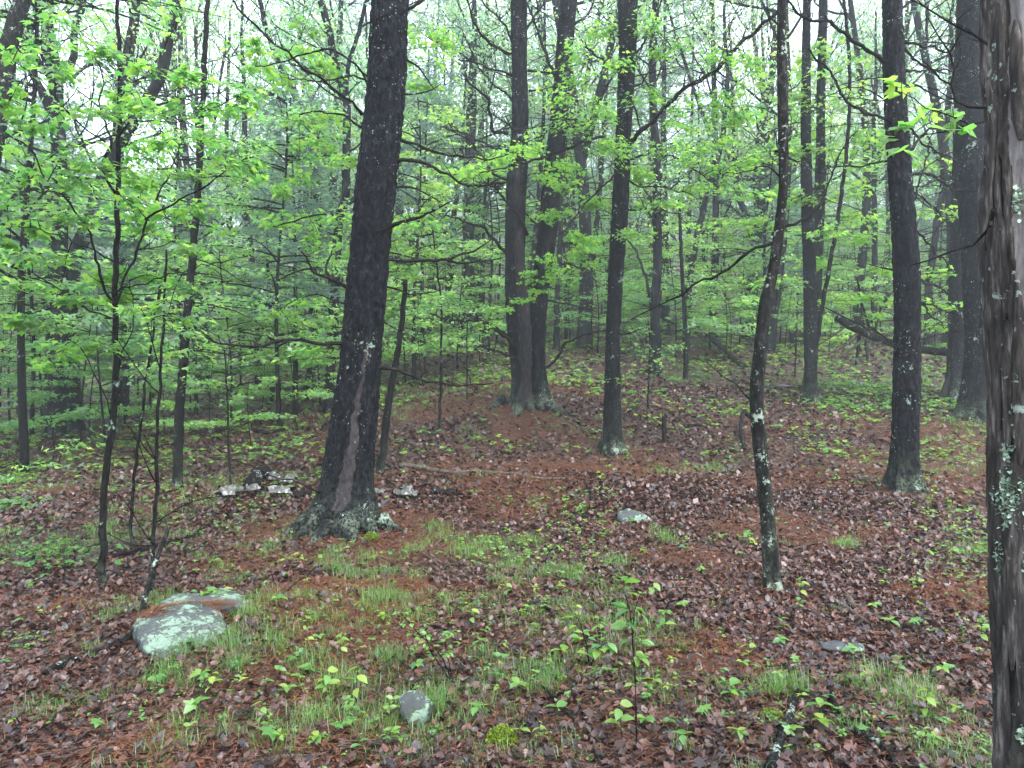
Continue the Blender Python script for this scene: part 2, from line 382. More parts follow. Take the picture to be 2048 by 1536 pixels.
# ------------------------------------------------------------------ ground sheet
PINE_SPOTS = [(-1.7, 8.2, 1.1), (.3, 16, 2.6), (1.6, 12, 1.3), (5.2, 9.7, 1.6), (8, 13.2, 1.6), (-1.3, 5.3, .9), (.8, 13, 1.6), (3, 7.6, 1.2), (4.0, 5.6, .9), (-.9, 7.4, .8), (.2, 9, 1.0), (-2.3, 6.6, .7), (1.9, 6.6, .8)]
def needle_mask(x, y):
    r = 0*x
    for a, b, s in PINE_SPOTS: r = np.maximum(r, np.exp(-((x-a)**2+(y-b)**2)/s**2))
    return np.clip(sstep(.34, .70, r*.42 + fbm(x*.9, y*.9, 0, 31, 5)*.95 - .14), 0, 1)
def grass_mask(x, y):
    n = fbm(x*.45, y*.45, 0, 77, 4)
    b = .20*np.exp(-((x+.75)**2+(y-5.6)**2)/2.2)+.22*np.exp(-((x+.9)**2+(y-3.6)**2)/1.0)+.26*np.exp(-((x-7.2)**2/6+(y-10.9)**2/1.5))
    b = b+.20*np.exp(-((x+.6)**2+(y-10.5)**2)/2.5)+.14*np.exp(-((x+.6)**2/3+(y-4.6)**2/2))+.16*np.exp(-((x-2.0)**2+(y-3.4)**2)/.6)+.2*np.exp(-((x+4.5)**2+(y-7.5)**2)/2.0)+.1*sstep(17, 30, y)
    return sstep(.50, .75, n+b)
def axis(lo, hi, c0, c1, fine, g=1.09):
    a = list(np.arange(c0, c1, fine)); s = fine
    while a[-1] < hi: s *= g; a.append(a[-1]+s)
    s = fine
    while a[0] > lo: s *= g; a.insert(0, a[0]-s)
    return np.array(a)
gx = axis(-260, 260, -7, 9, .085); gy = axis(-60, 215, 2.4, 15, .075)
X, Y = np.meshgrid(gx, gy)
nx, ny = len(gx), len(gy)
i, j = np.meshgrid(np.arange(ny-1), np.arange(nx-1), indexing='ij')
mb = MB()
xf, yf = X.ravel(), Y.ravel()
micro = (vnoise(xf*9, yf*9, 0, 9)-.5)*.025*sstep(30, 5, np.abs(yf))
mb.add(np.stack([xf, yf, H(xf, yf)+micro], 1), None, np.stack([i*nx+j, i*nx+j+1, (i+1)*nx+j+1, (i+1)*nx+j], -1).reshape(-1, 4), 0, grass_mask(xf, yf), needle_mask(xf, yf))
ground = mb.obj('ground', M['ground'], None, True, 'structure')
# ------------------------------------------------------------------ trunks
def trunk_rings(mb, prof, Y0, kind='pine', sides=48, step=.03, zlo=None, top=12., lean=0., seed=1, scar=None, moss_h=.5, m=0, flare=0., amp=.011, lump=.16):
    """prof: (v, uL, uR) silhouette readings of the trunk; the trunk is built round at its own distance"""
    pr = np.array(sorted(prof, key=lambda q: -q[0]), float)
    z = CH-(pr[:, 0]-768)*Y0/F; xc = ((pr[:, 1]+pr[:, 2])/2-1024)*Y0/F; rr = (pr[:, 2]-pr[:, 1])/2*Y0/F
    zt = z[-1]
    if top > zt:   # carry on above the picture, tapering
        sl = (xc[-1]-xc[-3])/(z[-1]-z[-3])*.5
        z = np.r_[z, (zt+top)/2, top]; xc = np.r_[xc, xc[-1]+sl*(top-zt)/2, xc[-1]+sl*(top-zt)]; rr = np.r_[rr, rr[-1]*.75, rr[-1]*.35]
    zb = z[0]; zl = zb-.25
    zz = np.r_[np.arange(zl, min(zt, top), step), np.arange(min(zt, top), top, .25)]
    xs = smooth_path(np.stack([z, xc, rr], 1), 400); o = np.argsort(xs[:, 0])
    xz = np.interp(zz, xs[o, 0], xs[o, 1]); rz = np.interp(zz, xs[o, 0], xs[o, 2])
    yc = Y0+lean*(zz-zb)
    th = np.arange(sides)*2*math.pi/sides
    Z, TH = np.meshgrid(zz, th, indexing='ij'); R = rz[:, None]+0*TH
    cx, sx = np.cos(TH), np.sin(TH)
    q = 5 if kind == 'pine' else 4
    if kind == 'pine':
        n = vnoise(cx*R*30, sx*R*30, Z*11, seed); n2 = vnoise(cx*R*80, sx*R*80, Z*42, seed+3)
        d = (np.abs(n-.5)*2)**.55*amp*2.6-amp*1.6+(n2-.5)*amp*1.3
    elif kind == 'furrow':
        n = vnoise(cx*R*34+vnoise(cx*3, sx*3, Z*2, 5)*2, sx*R*34, Z*4.5, seed); n2 = vnoise(cx*R*80, sx*R*80, Z*30, seed+3)
        d = (np.abs(n-.5)*2)**.7*amp*2-amp+(n2-.5)*amp*.6
    elif kind == 'flaky':
        n = vnoise(cx*R*30+vnoise(cx*2, sx*2, Z*3, 5)*1.5, sx*R*30, Z*4.2, seed); n2 = vnoise(cx*R*70, sx*R*70, Z*26, seed+3)
        d = (sstep(.38, .55, n)-.5)*amp*2.2+(n2-.5)*amp*1.4
    else:
        n = vnoise(cx*R*60, sx*R*60, Z*20, seed); d = (n-.5)*amp
    d = d+(fbm(cx*1.2, sx*1.2, Z*1.3, seed+9, 2)-.5)*R*lump
    k = np.exp(-np.maximum(Z-zb, -.1)/.22)
    if flare: d = d+flare*k*(np.maximum(0, np.sin(TH*q+seed))**1.5*.9-.15)
    R = np.maximum(R+d, .004)
    V = np.stack([xz[:, None]+cx*R, yc[:, None]+sx*R, Z], -1).reshape(-1, 3)
    n_ = len(zz)
    i, j = np.meshgrid(np.arange(n_-1), np.arange(sides), indexing='ij')
    qd = np.stack([i*sides+j, i*sides+(j+1) % sides, (i+1)*sides+(j+1) % sides, (i+1)*sides+j], -1).reshape(-1, 4)
    mask = np.clip(np.exp(-np.maximum(Z-zb, 0)/moss_h)*1.1, 0, 1).ravel()
    tint = np.zeros(len(V))
    if scar:
        u = 1024+V[:, 0]/V[:, 1]*F; v = 768-(V[:, 2]-CH)/V[:, 1]*F
        s = np.array(scar, float); o = np.argsort(s[:, 0])
        c = np.interp(v, s[o, 0], s[o, 1]); w = np.interp(v, s[o, 0], s[o, 2])
        jag = (vnoise(v*.06, 0, 0, 4)-.5)*14
        inside = sstep(w+5, w-5, np.abs(u-c+jag*.5))*(V[:, 1] < np.repeat(yc, sides))*(v > s[:, 0].min())*(v < s[:, 0].max())
        tint = inside
        cen = np.stack([np.repeat(xz, sides), np.repeat(yc, sides), V[:, 2]], 1)
        lip = np.exp(-((np.abs(u-c+jag*.5)-w-4)/4.)**2)*(V[:, 1] < np.repeat(yc, sides))*(v > s[:, 0].min())*(v < s[:, 0].max())
        V = V+(cen-V)*(inside*.07-lip*.05)[:, None]
        mask = mask*(1-inside)
    mb.add(V, None, qd, m, tint, mask)
    return xz, yc, zz, rz

def px_branch(mb, pts, Y, w0, w1, dy=0., sides=7, seed=0, m=0, knob=True, jit=.024):
    """branch read off the picture as (u, v); starts inside its trunk and reaches away by dy metres"""
    pts = np.array(pts, float); n = len(pts)
    t = np.linspace(0, 1, n)
    YY = Y+dy*t
    W = np.stack([(pts[:, 0]-1024)*YY/F, YY, CH-(pts[:, 1]-768)*YY/F], 1)
    L = np.linalg.norm(np.diff(W, axis=0), axis=1).sum()
    k = int(max(6, min(60, L/.06)))
    S = smooth_path(W, k)
    r = np.random.default_rng(seed)
    j = r.normal(size=(k, 3))*jit; j[0] = 0
    j = (j+np.roll(j, 1, 0)+np.roll(j, -1, 0))/3
    S = S+j*min(1, L)
    rad = np.interp(np.linspace(0, 1, k), [0, .08, 1], [w0*.55*Y/F, w0*.42*Y/F, w1*.40*Y/F])
    rad = rad*(1+(r.random(k)-.5)*.35)
    tube(mb, S, rad, sides, m, r.random(), .08)
    return S
def side_twigs(mb, S, n, L, r0, m=0, rs=None, up=.2, sides=4, t0=.25):
    rs = rs or random
    ends = []
    for q in range(n):
        i = int((t0+(1-t0)*rs.random())*(len(S)-2)); p = S[i]; t = S[min(i+2, len(S)-1)]-S[max(i-1, 0)]; t = t/(np.linalg.norm(t)+1e-9)
        d = t*rs.uniform(.3, 1)+np.array([rs.uniform(-1, 1), rs.uniform(-1, 1), rs.uniform(-.6, 1)*.7+up]); d /= np.linalg.norm(d)
        l = L*rs.uniform(.4, 1.1); k = 6
        pts = [p]
        for a in range(k-1):
            d = d+np.array([rs.uniform(-.35, .35), rs.uniform(-.35, .35), rs.uniform(-.3, .3)]); d /= np.linalg.norm(d)
            pts.append(pts[-1]+d*l/k)
        tube(mb, pts, np.linspace(r0, r0*.35, k), sides, m, rs.random(), cap=False)
        ends.append(np.array(pts))
    return ends

def needle_tufts(mb, pos, size, n=7, m=0, droop=0.):
    """sprays of thin needle blades"""
    pos = np.asarray(pos, float); k = len(pos)
    p = np.repeat(pos, n, 0); K = k*n
    d = RNG.normal(size=(K, 3)); d[:, 2] = d[:, 2]*.55-droop; d /= np.linalg.norm(d, axis=1)[:, None]
    s = RNG.normal(size=(K, 3)); s = np.cross(d, s); s /= np.linalg.norm(s, axis=1)[:, None]
    L = size*(.6+.6*RNG.random(K))[:, None]; w = L*.075
    V = np.stack([p-s*w, p+s*w, p+d*L], 1).reshape(-1, 3)
    mb.add(V, np.arange(K*3).reshape(-1, 3), None, m, np.repeat(np.repeat(RNG.random(k), n), 3))

def pine_top(mb, cx, cy, z0, z1, r0, n=9):
    """whorled live limbs with needle plumes, above the picture"""
    pos = []
    for w in range(n):
        z = z0+(z1-z0)*w/n; L = r0*(1-.65*w/n)
        for b in range(4):
            a = w*1.1+b*math.pi/2+random.uniform(-.3, .3)
            pts = [np.array([cx, cy, z])]
            for s in range(1, 6): pts.append(np.array([cx+math.cos(a)*L*s/5, cy+math.sin(a)*L*s/5, z+.15*s/5*L+random.uniform(-.08, .08)]))
            tube(mb, pts, np.linspace(.035, .008, 6), 4, 0, .5, cap=False)
            for s in range(16):
                t = random.uniform(.3, 1); q = np.array([cx+math.cos(a)*L*t, cy+math.sin(a)*L*t, z+.15*t*L]); q += np.random.default_rng(w*100+b*20+s).normal(size=3)*np.array([.3, .3, .08]); pos.append(q)
    needle_tufts(mb, pos, .22, 9, 1)

def add_branches(root, blist, Y, mat, seed0=0):
    for k, b in enumerate(blist):
        mb = MB(); pts, w0, w1 = b[0], b[1], b[2]; dy = b[3] if len(b) > 3 else 0.; Yb = Y+(b[4] if len(b) > 4 else 0)
        S = px_branch(mb, pts, Yb, w0, w1, dy, seed=seed0+k)
        rs = random.Random(seed0*31+k)
        L = np.linalg.norm(np.diff(S, axis=0), axis=1).sum()
        if L > .5: side_twigs(mb, S, int(min(16, 3+L*6)), min(.35, L*.3), max(.0022, w1*.3*Y/F), rs=rs)
        mb.obj('branch', mat, root, True)
def dead_limbs(root, xz, yc, zz, rz, zrange, n, mat, seed, L=(.7, 1.6), r=(.008, .018), twigs=7, droop=-.1):
    """whorls of bare lower limbs that the straight pines keep"""
    rs = random.Random(seed)
    for k in range(n):
        z = rs.uniform(*zrange); i = int(np.argmin(abs(zz-z)))
        a = rs.uniform(0, 2*math.pi); l = rs.uniform(*L)
        p = np.array([xz[i]+math.cos(a)*rz[i]*.7, yc[i]+math.sin(a)*rz[i]*.7, z]); d = np.array([math.cos(a), math.sin(a), rs.uniform(-.1, .35)])
        pts = [p]; q = 9
        for s in range(q):
            d = d+np.array([rs.uniform(-.16, .16), rs.uniform(-.16, .16), droop+rs.uniform(-.12, .14)]); d /= np.linalg.norm(d); pts.append(pts[-1]+d*l/q)
        r0 = rs.uniform(*r); mb = MB(); S = smooth_path(pts, 14)
        tube(mb, S, np.linspace(r0, r0*.3, 14), 6, 0, rs.random(), .1)
        side_twigs(mb, S, twigs, l*.45, r0*.35, rs=rs)
        mb.obj('branch', mat, root, True)

# ---- the big leaning pine
Yp = 8.0
bp = np.array([(690-1024)*Yp/F, Yp, 0.]); bp[2] = H(bp[0], bp[1])
pine = empty('pine_tree', bp, 'largest dark pine with a grey bark scar and mossy flared base', 'tree')
mb = MB()
prof = [(0, 743, 817), (182, 734, 810), (365, 712, 792), (547, 696, 776), (700, 682, 763), (756, 674, 760), (834, 662, 755), (912, 651, 750), (970, 640, 748), (1020, 618, 758), (1060, 600, 768), (1078, 590, 775)]
xz, yc, zz, rz = trunk_rings(mb, prof, Yp, 'pine', 128, .02, top=13, seed=2, flare=.13, moss_h=.28, amp=.010,
    scar=[(690, 736, 4), (716, 733, 4), (760, 724, 4), (820, 713, 7), (880, 706, 10), (940, 698, 14), (990, 689, 16), (1022, 678, 13)])
mb.obj('trunk', M['pine_bark'], pine, True)
def roots(root, mat, cx, cy, lst):
    for (a, l, r, w) in lst:
        pts = []
        for s in range(12):
            t = s/11; x = cx+math.cos(a)*(r+l*t)+.10*l*math.sin(3*t+a*5)*t; y = cy+math.sin(a)*(r+l*t)
            pts.append([x, y, H(x, y)+w*(1.2*(1-t)**2.2)-.3*w*t-.01])
        mb = MB(); tube(mb, smooth_path(pts, 26), np.linspace(w, w*.3, 26), 14, 0, 0, .10)
        mb.B = [np.full(mb.n, .75)]
        mb.obj('root', mat, root, True)
roots(pine, M['pine_bark'], bp[0]+.05, Yp, [(math.radians(192), .50, .34, .12), (math.radians(222), .45, .36, .10), (math.radians(250), .40, .38, .09), (math.radians(282), .36, .36, .11), (math.radians(312), .34, .34, .09), (math.radians(345), .34, .34, .10)])
PB = [([(700, 690), (650, 683), (600, 681), (540, 686), (490, 688), (440, 682), (410, 671)], 10, 4, -.8),
 ([(715, 583), (690, 572), (668, 560), (650, 550), (635, 545), (620, 525), (600, 500)], 12, 3, -.5),
 ([(655, 552), (652, 530), (660, 515), (664, 500)], 7, 3, .1, -.2),
 ([(765, 517), (800, 520), (850, 522), (895, 520), (920, 525), (960, 523), (1010, 515)], 9, 3, .5),
 ([(902, 521), (930, 507), (960, 497), (982, 482), (985, 465)], 6, 3, .2, .25),
 ([(745, 470), (785, 450), (815, 440), (850, 425), (895, 405)], 10, 4, -.5, -.15),
 ([(790, 275), (830, 285), (870, 302), (920, 315), (960, 318), (1010, 308)], 8, 3, .6),
 ([(785, 322), (850, 327), (890, 345), (930, 365), (975, 370), (1020, 362)], 9, 4, .5),
 ([(780, 375), (840, 382), (882, 406)], 6, 2, .3), ([(805, 115), (830, 130), (850, 155), (870, 180)], 6, 2, .3),
 ([(795, 187), (830, 187), (860, 180), (880, 167)], 6, 2, .3), ([(800, 20), (830, 12), (850, 0), (880, -30)], 9, 4, .2),
 ([(755, 190), (735, 170), (720, 140), (706, 122)], 7, 3, -.3), ([(728, 226), (700, 200), (660, 172), (600, 128), (560, 95), (500, 40), (460, -10)], 7, 4, -.9),
 ([(740, 163), (700, 157), (670, 158), (640, 165), (600, 158), (570, 150)], 5, 2, .4),
 ([(755, 739), (800, 745), (850, 760), (890, 770), (950, 773), (990, 764)], 8, 3, .5), ([(765, 572), (800, 582), (845, 586), (885, 578)], 6, 2, .4),
 ([(762, 640), (790, 655), (812, 668)], 5, 2, .3), ([(640, 988), (590, 965), (540, 950), (500, 930), (470, 918), (430, 914), (390, 908)], 4, 2, -.5, -.2)]
add_branches(pine, PB, Yp, M['dead_wood'], 10)
mb = MB(); pine_top(mb, xz[-1], Yp, 8.5, 13, 2.6); mb.obj('crown', [M['dead_wood'], M['needle']], pine)
CR = MB(); px_branch(CR, [(728, 700), (737, 706), (731, 716), (740, 722), (733, 730)], Yp-.31, 5, 3, 0, jit=.004); CR.obj('broken_stub', M['pale_wood'], pine, True)

# ---- double pine with a grey dead stem between
Yt = hit(1060, 808)
bt = np.array([(1055-1024)*Yt/F, Yt, 0.]); bt[2] = H(bt[0], bt[1])
twin = empty('double_pine', bt, 'pine with two dark stems and a grey strip between them, standing on a needle-covered mound', 'tree')
mb = MB()
t1 = trunk_rings(mb, [(0, 1022, 1053), (114, 1023, 1054), (273, 1022, 1057), (365, 1012, 1054), (456, 1010, 1050), (547, 1011, 1051), (640, 1012, 1052), (720, 1020, 1052), (780, 1022, 1056), (815, 1012, 1066)], Yt, 'furrow', 56, .04, top=15, seed=5, flare=.08, moss_h=.25, amp=.014)
mb.obj('trunk', M['twin_bark'], twin, True)
mb = MB()
t2 = trunk_rings(mb, [(0, 1120, 1154), (182, 1106, 1139), (365, 1085, 1124), (456, 1076, 1116), (547, 1068, 1102), (640, 1060, 1093), (700, 1059, 1091), (780, 1060, 1098), (815, 1054, 1108)], Yt+.05, 'furrow', 56, .04, top=15, seed=8, flare=.10, moss_h=.25, amp=.012)
mb.obj('trunk', M['twin_bark'], twin, True)
mb = MB()
trunk_rings(mb, [(340, 1028, 1040), (420, 1026, 1044), (520, 1028, 1050), (600, 1034, 1058), (700, 1036, 1064), (780, 1032, 1064), (815, 1022, 1070)], Yt-.17, 'furrow', 40, .04, top=6.1, seed=11, flare=.1, moss_h=.1, amp=.018)
mb.obj('dead_stem', M['grey_bark'], twin, True)
roots(twin, M['twin_bark'], bt[0], Yt, [(math.radians(195), .45, .45, .11), (math.radians(250), .35, .35, .12), (math.radians(335), .45, .45, .11)])
add_branches(twin, [([(1022, 110), (990, 95), (950, 50), (935, -5)], 7, 4, -.8), ([(1024, 152), (990, 140), (950, 125), (915, 120)], 6, 3, .5), ([(1024, 80), (1000, 40), (970, 10), (950, -20)], 6, 3, .5),
 ([(1015, 268), (985, 262), (980, 230), (976, 200), (950, 178), (922, 148)], 8, 4, -1.0), ([(1014, 507), (985, 475), (960, 455), (930, 445), (890, 430)], 8, 3, -1.2),
 ([(1056, 468), (1035, 430), (1005, 395), (985, 370)], 8, 4, -1.3), ([(1035, 692), (1000, 660), (960, 642), (905, 640), (860, 628)], 8, 4, -1.2), ([(1040, 705), (1010, 672), (985, 655), (955, 640)], 9, 4, -1.5),
 ([(1045, 730), (1020, 712), (985, 700), (950, 690)], 6, 3, -1.2), ([(1085, 742), (1115, 715), (1130, 690), (1160, 672), (1210, 662)], 7, 3, -1.0), ([(1098, 525), (1140, 530), (1180, 545)], 6, 3, .6),
 ([(1095, 600), (1140, 610), (1195, 622)], 6, 3, .6), ([(1110, 152), (1088, 100), (1072, 50), (1050, -5)], 8, 5, .4), ([(1085, 460), (1060, 435), (1030, 415), (1010, 400)], 6, 3, -.8),
 ([(1028, 366), (985, 345), (940, 285), (890, 255)], 7, 3, -1.0), ([(1058, 182), (1085, 180), (1110, 172)], 5, 3, .2), ([(1055, 140), (1090, 146), (1110, 148)], 5, 3, .2), ([(1018, 300), (980, 290), (930, 270), (880, 252)], 6, 3, .8),
 ([(1030, 205), (1000, 180), (960, 140), (940, 95), (925, 60)], 5, 3, .8), ([(1050, 62), (1085, 10), (1100, -20)], 6, 3, .6), ([(1135, 60), (1180, 20), (1195, -10)], 6, 3, .3), ([(1105, 395), (1150, 370), (1190, 352)], 6, 3, .5)], Yt, M['dead_wood'], 60)
mb = MB(); pine_top(mb, t1[0][-1], Yt, 11, 15, 2.6); pine_top(mb, t2[0][-1]+.6, Yt+.5, 12, 15, 2.4, 6); mb.obj('crown', [M['dead_wood'], M['needle']], twin)

# ---- straight dark trunk in the middle (a red maple with low leafy boughs)
Yc = hit(1222, 903)
bc = gp(1222, 903)
midt = empty('maple_tree', bc, 'dark middle trunk with bright layered maple leaves around it, right of the double pine', 'tree')
mb = MB()
c1 = trunk_rings(mb, [(0, 1237, 1275), (137, 1236, 1272), (273, 1231, 1262), (410, 1224, 1258), (547, 1217, 1247), (700, 1211, 1240), (756, 1210, 1241), (834, 1207, 1242), (870, 1205, 1243), (903, 1196, 1248)], Yc, 'furrow', 56, .03, top=12, seed=21, flare=.08, moss_h=.22, amp=.008)
mb.obj('trunk', M['dark_bark'], midt, True)
CB = [([(1255, 295), (1275, 265), (1300, 250), (1330, 215), (1370, 180), (1430, 140), (1490, 80), (1560, 18), (1590, -15)], 11, 7, -1.6),
 ([(1262, 205), (1272, 225), (1282, 258)], 6, 3, .1), ([(1235, 287), (1200, 274), (1165, 285), (1130, 300), (1080, 318), (1020, 330), (960, 345)], 8, 3, -1.5),
 ([(1262, 165), (1220, 130), (1180, 100), (1155, 70)], 7, 3, -1.0), ([(1250, 420), (1300, 420), (1360, 424)], 5, 2, -.5), ([(1262, 180), (1300, 145), (1320, 100), (1330, 60)], 5, 3, .4),
 ([(1235, 240), (1200, 235), (1150, 255), (1100, 262), (1050, 285)], 6, 3, -1.2), ([(1240, 340), (1205, 370), (1160, 420), (1120, 470), (1085, 490)], 5, 3, -1.2),
 ([(1268, 120), (1300, 60), (1322, 10), (1330, -20)], 6, 4, .6), ([(1243, 320), (1290, 312), (1350, 318), (1420, 360)], 6, 3, -1.0), ([(1242, 355), (1290, 375), (1340, 378), (1395, 398)], 5, 2, -.6),
 ([(1225, 660), (1250, 668), (1290, 655)], 5, 2, -.4)]
add_branches(midt, CB, Yc, M['dead_wood'], 100)

# ---- crooked lichen-spotted young trunk
Yd = hit(1547, 1178)
bd = gp(1547, 1178)
crook = empty('young_maple', bd, 'crooked young trunk spotted with pale lichen, alone in the dead leaves', 'tree')
mb = MB()
d1 = trunk_rings(mb, [(0, 1555, 1572), (91, 1554, 1573), (182, 1555, 1576), (273, 1556, 1576), (365, 1558, 1575), (456, 1548, 1569), (510, 1541, 1562), (560, 1531, 1553), (600, 1520, 1547), (650, 1513, 1539), (700, 1507, 1534), (795, 1499, 1527), (873, 1504, 1532), (950, 1513, 1541), (1030, 1521, 1549), (1107, 1525, 1557), (1150, 1526, 1561), (1182, 1522, 1568)], Yd, 'smooth', 40, .02, top=6.5, seed=31, flare=.02, moss_h=.3, amp=.006)
mb.obj('trunk', M['spot_bark'], crook, True)
DB = [([(1545, 490), (1500, 500), (1470, 530), (1430, 550), (1380, 575), (1340, 600), (1295, 617), (1260, 640)], 8, 3, .5),
 ([(1545, 470), (1600, 440), (1640, 400), (1662, 350), (1690, 290), (1716, 262)], 7, 3, .6), ([(1570, 185), (1590, 170), (1620, 150)], 4, 2, .3), ([(1505, 805), (1470, 770), (1430, 740), (1385, 715)], 4, 1.5, .5),
 ([(1560, 350), (1530, 330), (1480, 345), (1440, 350)], 4, 2, .6), ([(1560, 300), (1600, 330), (1640, 345), (1680, 345)], 4, 2, .8), ([(1568, 60), (1540, 30), (1530, -10)], 5, 3, .3), ([(1528, 640), (1550, 610), (1560, 560)], 3, 1.5, .2)]
add_branches(crook, DB, Yd, M['thin_bark'], 130)

# ---- paired slim trunks
Ye = hit(1622, 806)
be = gp(1622, 806)
pair = empty('slim_tree', be, 'slim dark trunk with a greener trunk close behind, right of the crooked trunk', 'tree')
mb = MB()
e1 = trunk_rings(mb, [(0, 1606, 1621), (182, 1603, 1621), (365, 1602, 1624), (547, 1607, 1632), (700, 1608, 1635), (760, 1609, 1634), (806, 1606, 1639)], Ye, 'furrow', 44, .04, top=14, seed=41, flare=.03, moss_h=.3, amp=.009)
mb.obj('trunk', M['dark_bark'], pair, True)
dead_limbs(pair, *e1, (3, 8), 7, M['dead_wood'], 41, (.8, 1.6), (.008, .016))
b2 = P(1637, 768, Ye+1.2); b2[2] = H(b2[0], b2[1])
pr2 = empty('slim_tree', b2, 'greener slim trunk half hidden behind the dark slim trunk', 'tree')
mb = MB(); e2 = trunk_rings(mb, [(0, 1638, 1655), (182, 1634, 1650), (365, 1630, 1650), (547, 1622, 1644), (700, 1614, 1636), (800, 1600, 1626)], Ye+1.2, 'furrow', 36, .06, top=14, seed=43, flare=.03, moss_h=1.5, amp=.009)
mb.obj('trunk', M['dark_bark'], pr2, True)

# ---- straight pine on the right
Yf = hit(1811, 978)
bf = gp(1811, 978)
rp = empty('straight_pine', bf, 'straight black pine with pale lichen down its left side', 'tree')
mb = MB()
f1 = trunk_rings(mb, [(0, 1766, 1802), (182, 1769, 1811), (365, 1779, 1823), (547, 1788, 1838), (700, 1790, 1838), (756, 1788, 1839), (873, 1784, 1837), (930, 1780, 1839), (960, 1774, 1844), (980, 1768, 1852)], Yf, 'pine', 96, .022, top=13, seed=51, flare=.09, moss_h=.2, amp=.008)
mb.obj('trunk', M['dark_bark'], rp, True)
FB = [([(1775, 128), (1728, 95), (1692, 68), (1646, 43), (1610, 34), (1578, 4)], 10, 5, -.8), ([(1780, 240), (1724, 223), (1696, 205), (1678, 178), (1660, 141), (1637, 118), (1614, 100)], 7, 4, -.6),
 ([(1800, 85), (1860, 95), (1920, 120), (1965, 160)], 6, 3, .8), ([(1805, 145), (1850, 140), (1900, 140), (1930, 135)], 6, 3, 1.2), ([(1805, 95), (1870, 150), (1920, 180), (1960, 190)], 6, 3, .9), ([(1812, 165), (1850, 180), (1900, 205), (1930, 215)], 5, 2, .8),
 ([(1812, 348), (1860, 352), (1900, 375), (1950, 384)], 7, 3, .8), ([(1815, 250), (1850, 290), (1890, 310), (1920, 325)], 6, 3, .9), ([(1832, 460), (1870, 500), (1900, 530)], 6, 3, .8), ([(1832, 558), (1870, 572), (1905, 590)], 7, 3, .6),
 ([(1785, 320), (1740, 328), (1680, 333), (1625, 330)], 6, 2, .5), ([(1790, 540), (1760, 535), (1735, 527)], 5, 2, .3), ([(1832, 600), (1880, 620), (1930, 645)], 5, 2, 1.0), ([(1832, 590), (1870, 640), (1905, 660)], 5, 2, 1.0),
 ([(1832, 400), (1850, 330), (1862, 280), (1870, 220)], 5, 2, .8), ([(1775, 200), (1740, 180), (1700, 175), (1650, 190)], 4, 2, .9), ([(1790, 690), (1750, 660), (1700, 640)], 4, 2, .7), ([(1800, 20), (1840, -10), (1870, -30)], 7, 4, .3), ([(1820, 300), (1860, 260), (1910, 255), (1950, 240)], 6, 3, .8), ([(1822, 380), (1870, 420), (1900, 455)], 5, 2, .8)]
add_branches(rp, FB, Yf, M['dead_wood'], 160)
mb = MB(); pine_top(mb, f1[0][-1], Yf, 9, 13, 2.4); mb.obj('crown', [M['dead_wood'], M['needle']], rp)

# ---- thick dark pair further right
Yg = hit(1948, 836)
bg_ = gp(1948, 836)
gpn = empty('thick_pine', bg_, 'thick dark pine speckled with lichen, just left of the foreground trunk', 'tree')
mb = MB()
g1 = trunk_rings(mb, [(0, 1917, 1963), (182, 1911, 1966), (365, 1918, 1972), (547, 1928, 1980), (700, 1932, 1985), (770, 1925, 1985), (810, 1917, 1990), (838, 1906, 2000)], Yg, 'pine', 72, .035, top=14, seed=61, flare=.10, moss_h=.22, amp=.012)
mb.obj('trunk', M['dark_bark'], gpn, True)
dead_limbs(gpn, *g1, (2.2, 8.5), 16, M['dead_wood'], 61, (1.0, 2.2), (.010, .02))
mb = MB(); pine_top(mb, g1[0][-1], Yg, 9.5, 14, 2.5); mb.obj('crown', [M['dead_wood'], M['needle']], gpn)
Yh = hit(1893, 800)
gl = empty('thick_pine', gp(1893, 800), 'leaner dark trunk with a pale split foot, tucked left of the thick lichen-speckled pine', 'tree')
mb = MB()
h1 = trunk_rings(mb, [(0, 1925, 1950), (182, 1912, 1940), (365, 1905, 1932), (456, 1902, 1928), (547, 1899, 1928), (700, 1897, 1929), (760, 1892, 1926), (803, 1878, 1930)], Yh, 'furrow', 48, .04, top=13, seed=71, flare=.06, moss_h=.3, amp=.012, scar=[(680, 1898, 4), (740, 1893, 8), (800, 1884, 12)])
mb.obj('trunk', M['pine_bark'], gl, True)
dead_limbs(gl, *h1, (2.5, 8), 12, M['dead_wood'], 72, (1.0, 2.0), (.009, .018))

# ---- foreground trunk at the right edge, shaggy plates of bark
Yk = 2.25
fx = (2088-1024)*Yk/F
fg = empty('shaggy_tree', (fx, Yk, float(H(fx, Yk))), 'closest trunk with shaggy peeling bark and crusts of pale green lichen at the right edge', 'tree')
mb = MB()
k1 = trunk_rings(mb, [(-60, 1980, 2170), (0, 1982, 2174), (300, 1982, 2176), (480, 1979, 2178), (600, 1984, 2180), (700, 1988, 2184), (1000, 1997, 2190), (1200, 2002, 2196), (1536, 2011, 2206), (1780, 2006, 2220)], Yk, 'flaky', 120, .012, top=8, seed=81, flare=.03, moss_h=.2, amp=.0065, lump=.05,
    scar=[(-100, 2100, 80), (100, 2098, 82), (300, 2100, 84), (480, 2102, 78), (600, 2104, 70), (700, 2112, 58), (800, 2120, 40)])
mb.obj('trunk', M['flaky_bark'], fg, True)
rs = random.Random(4)
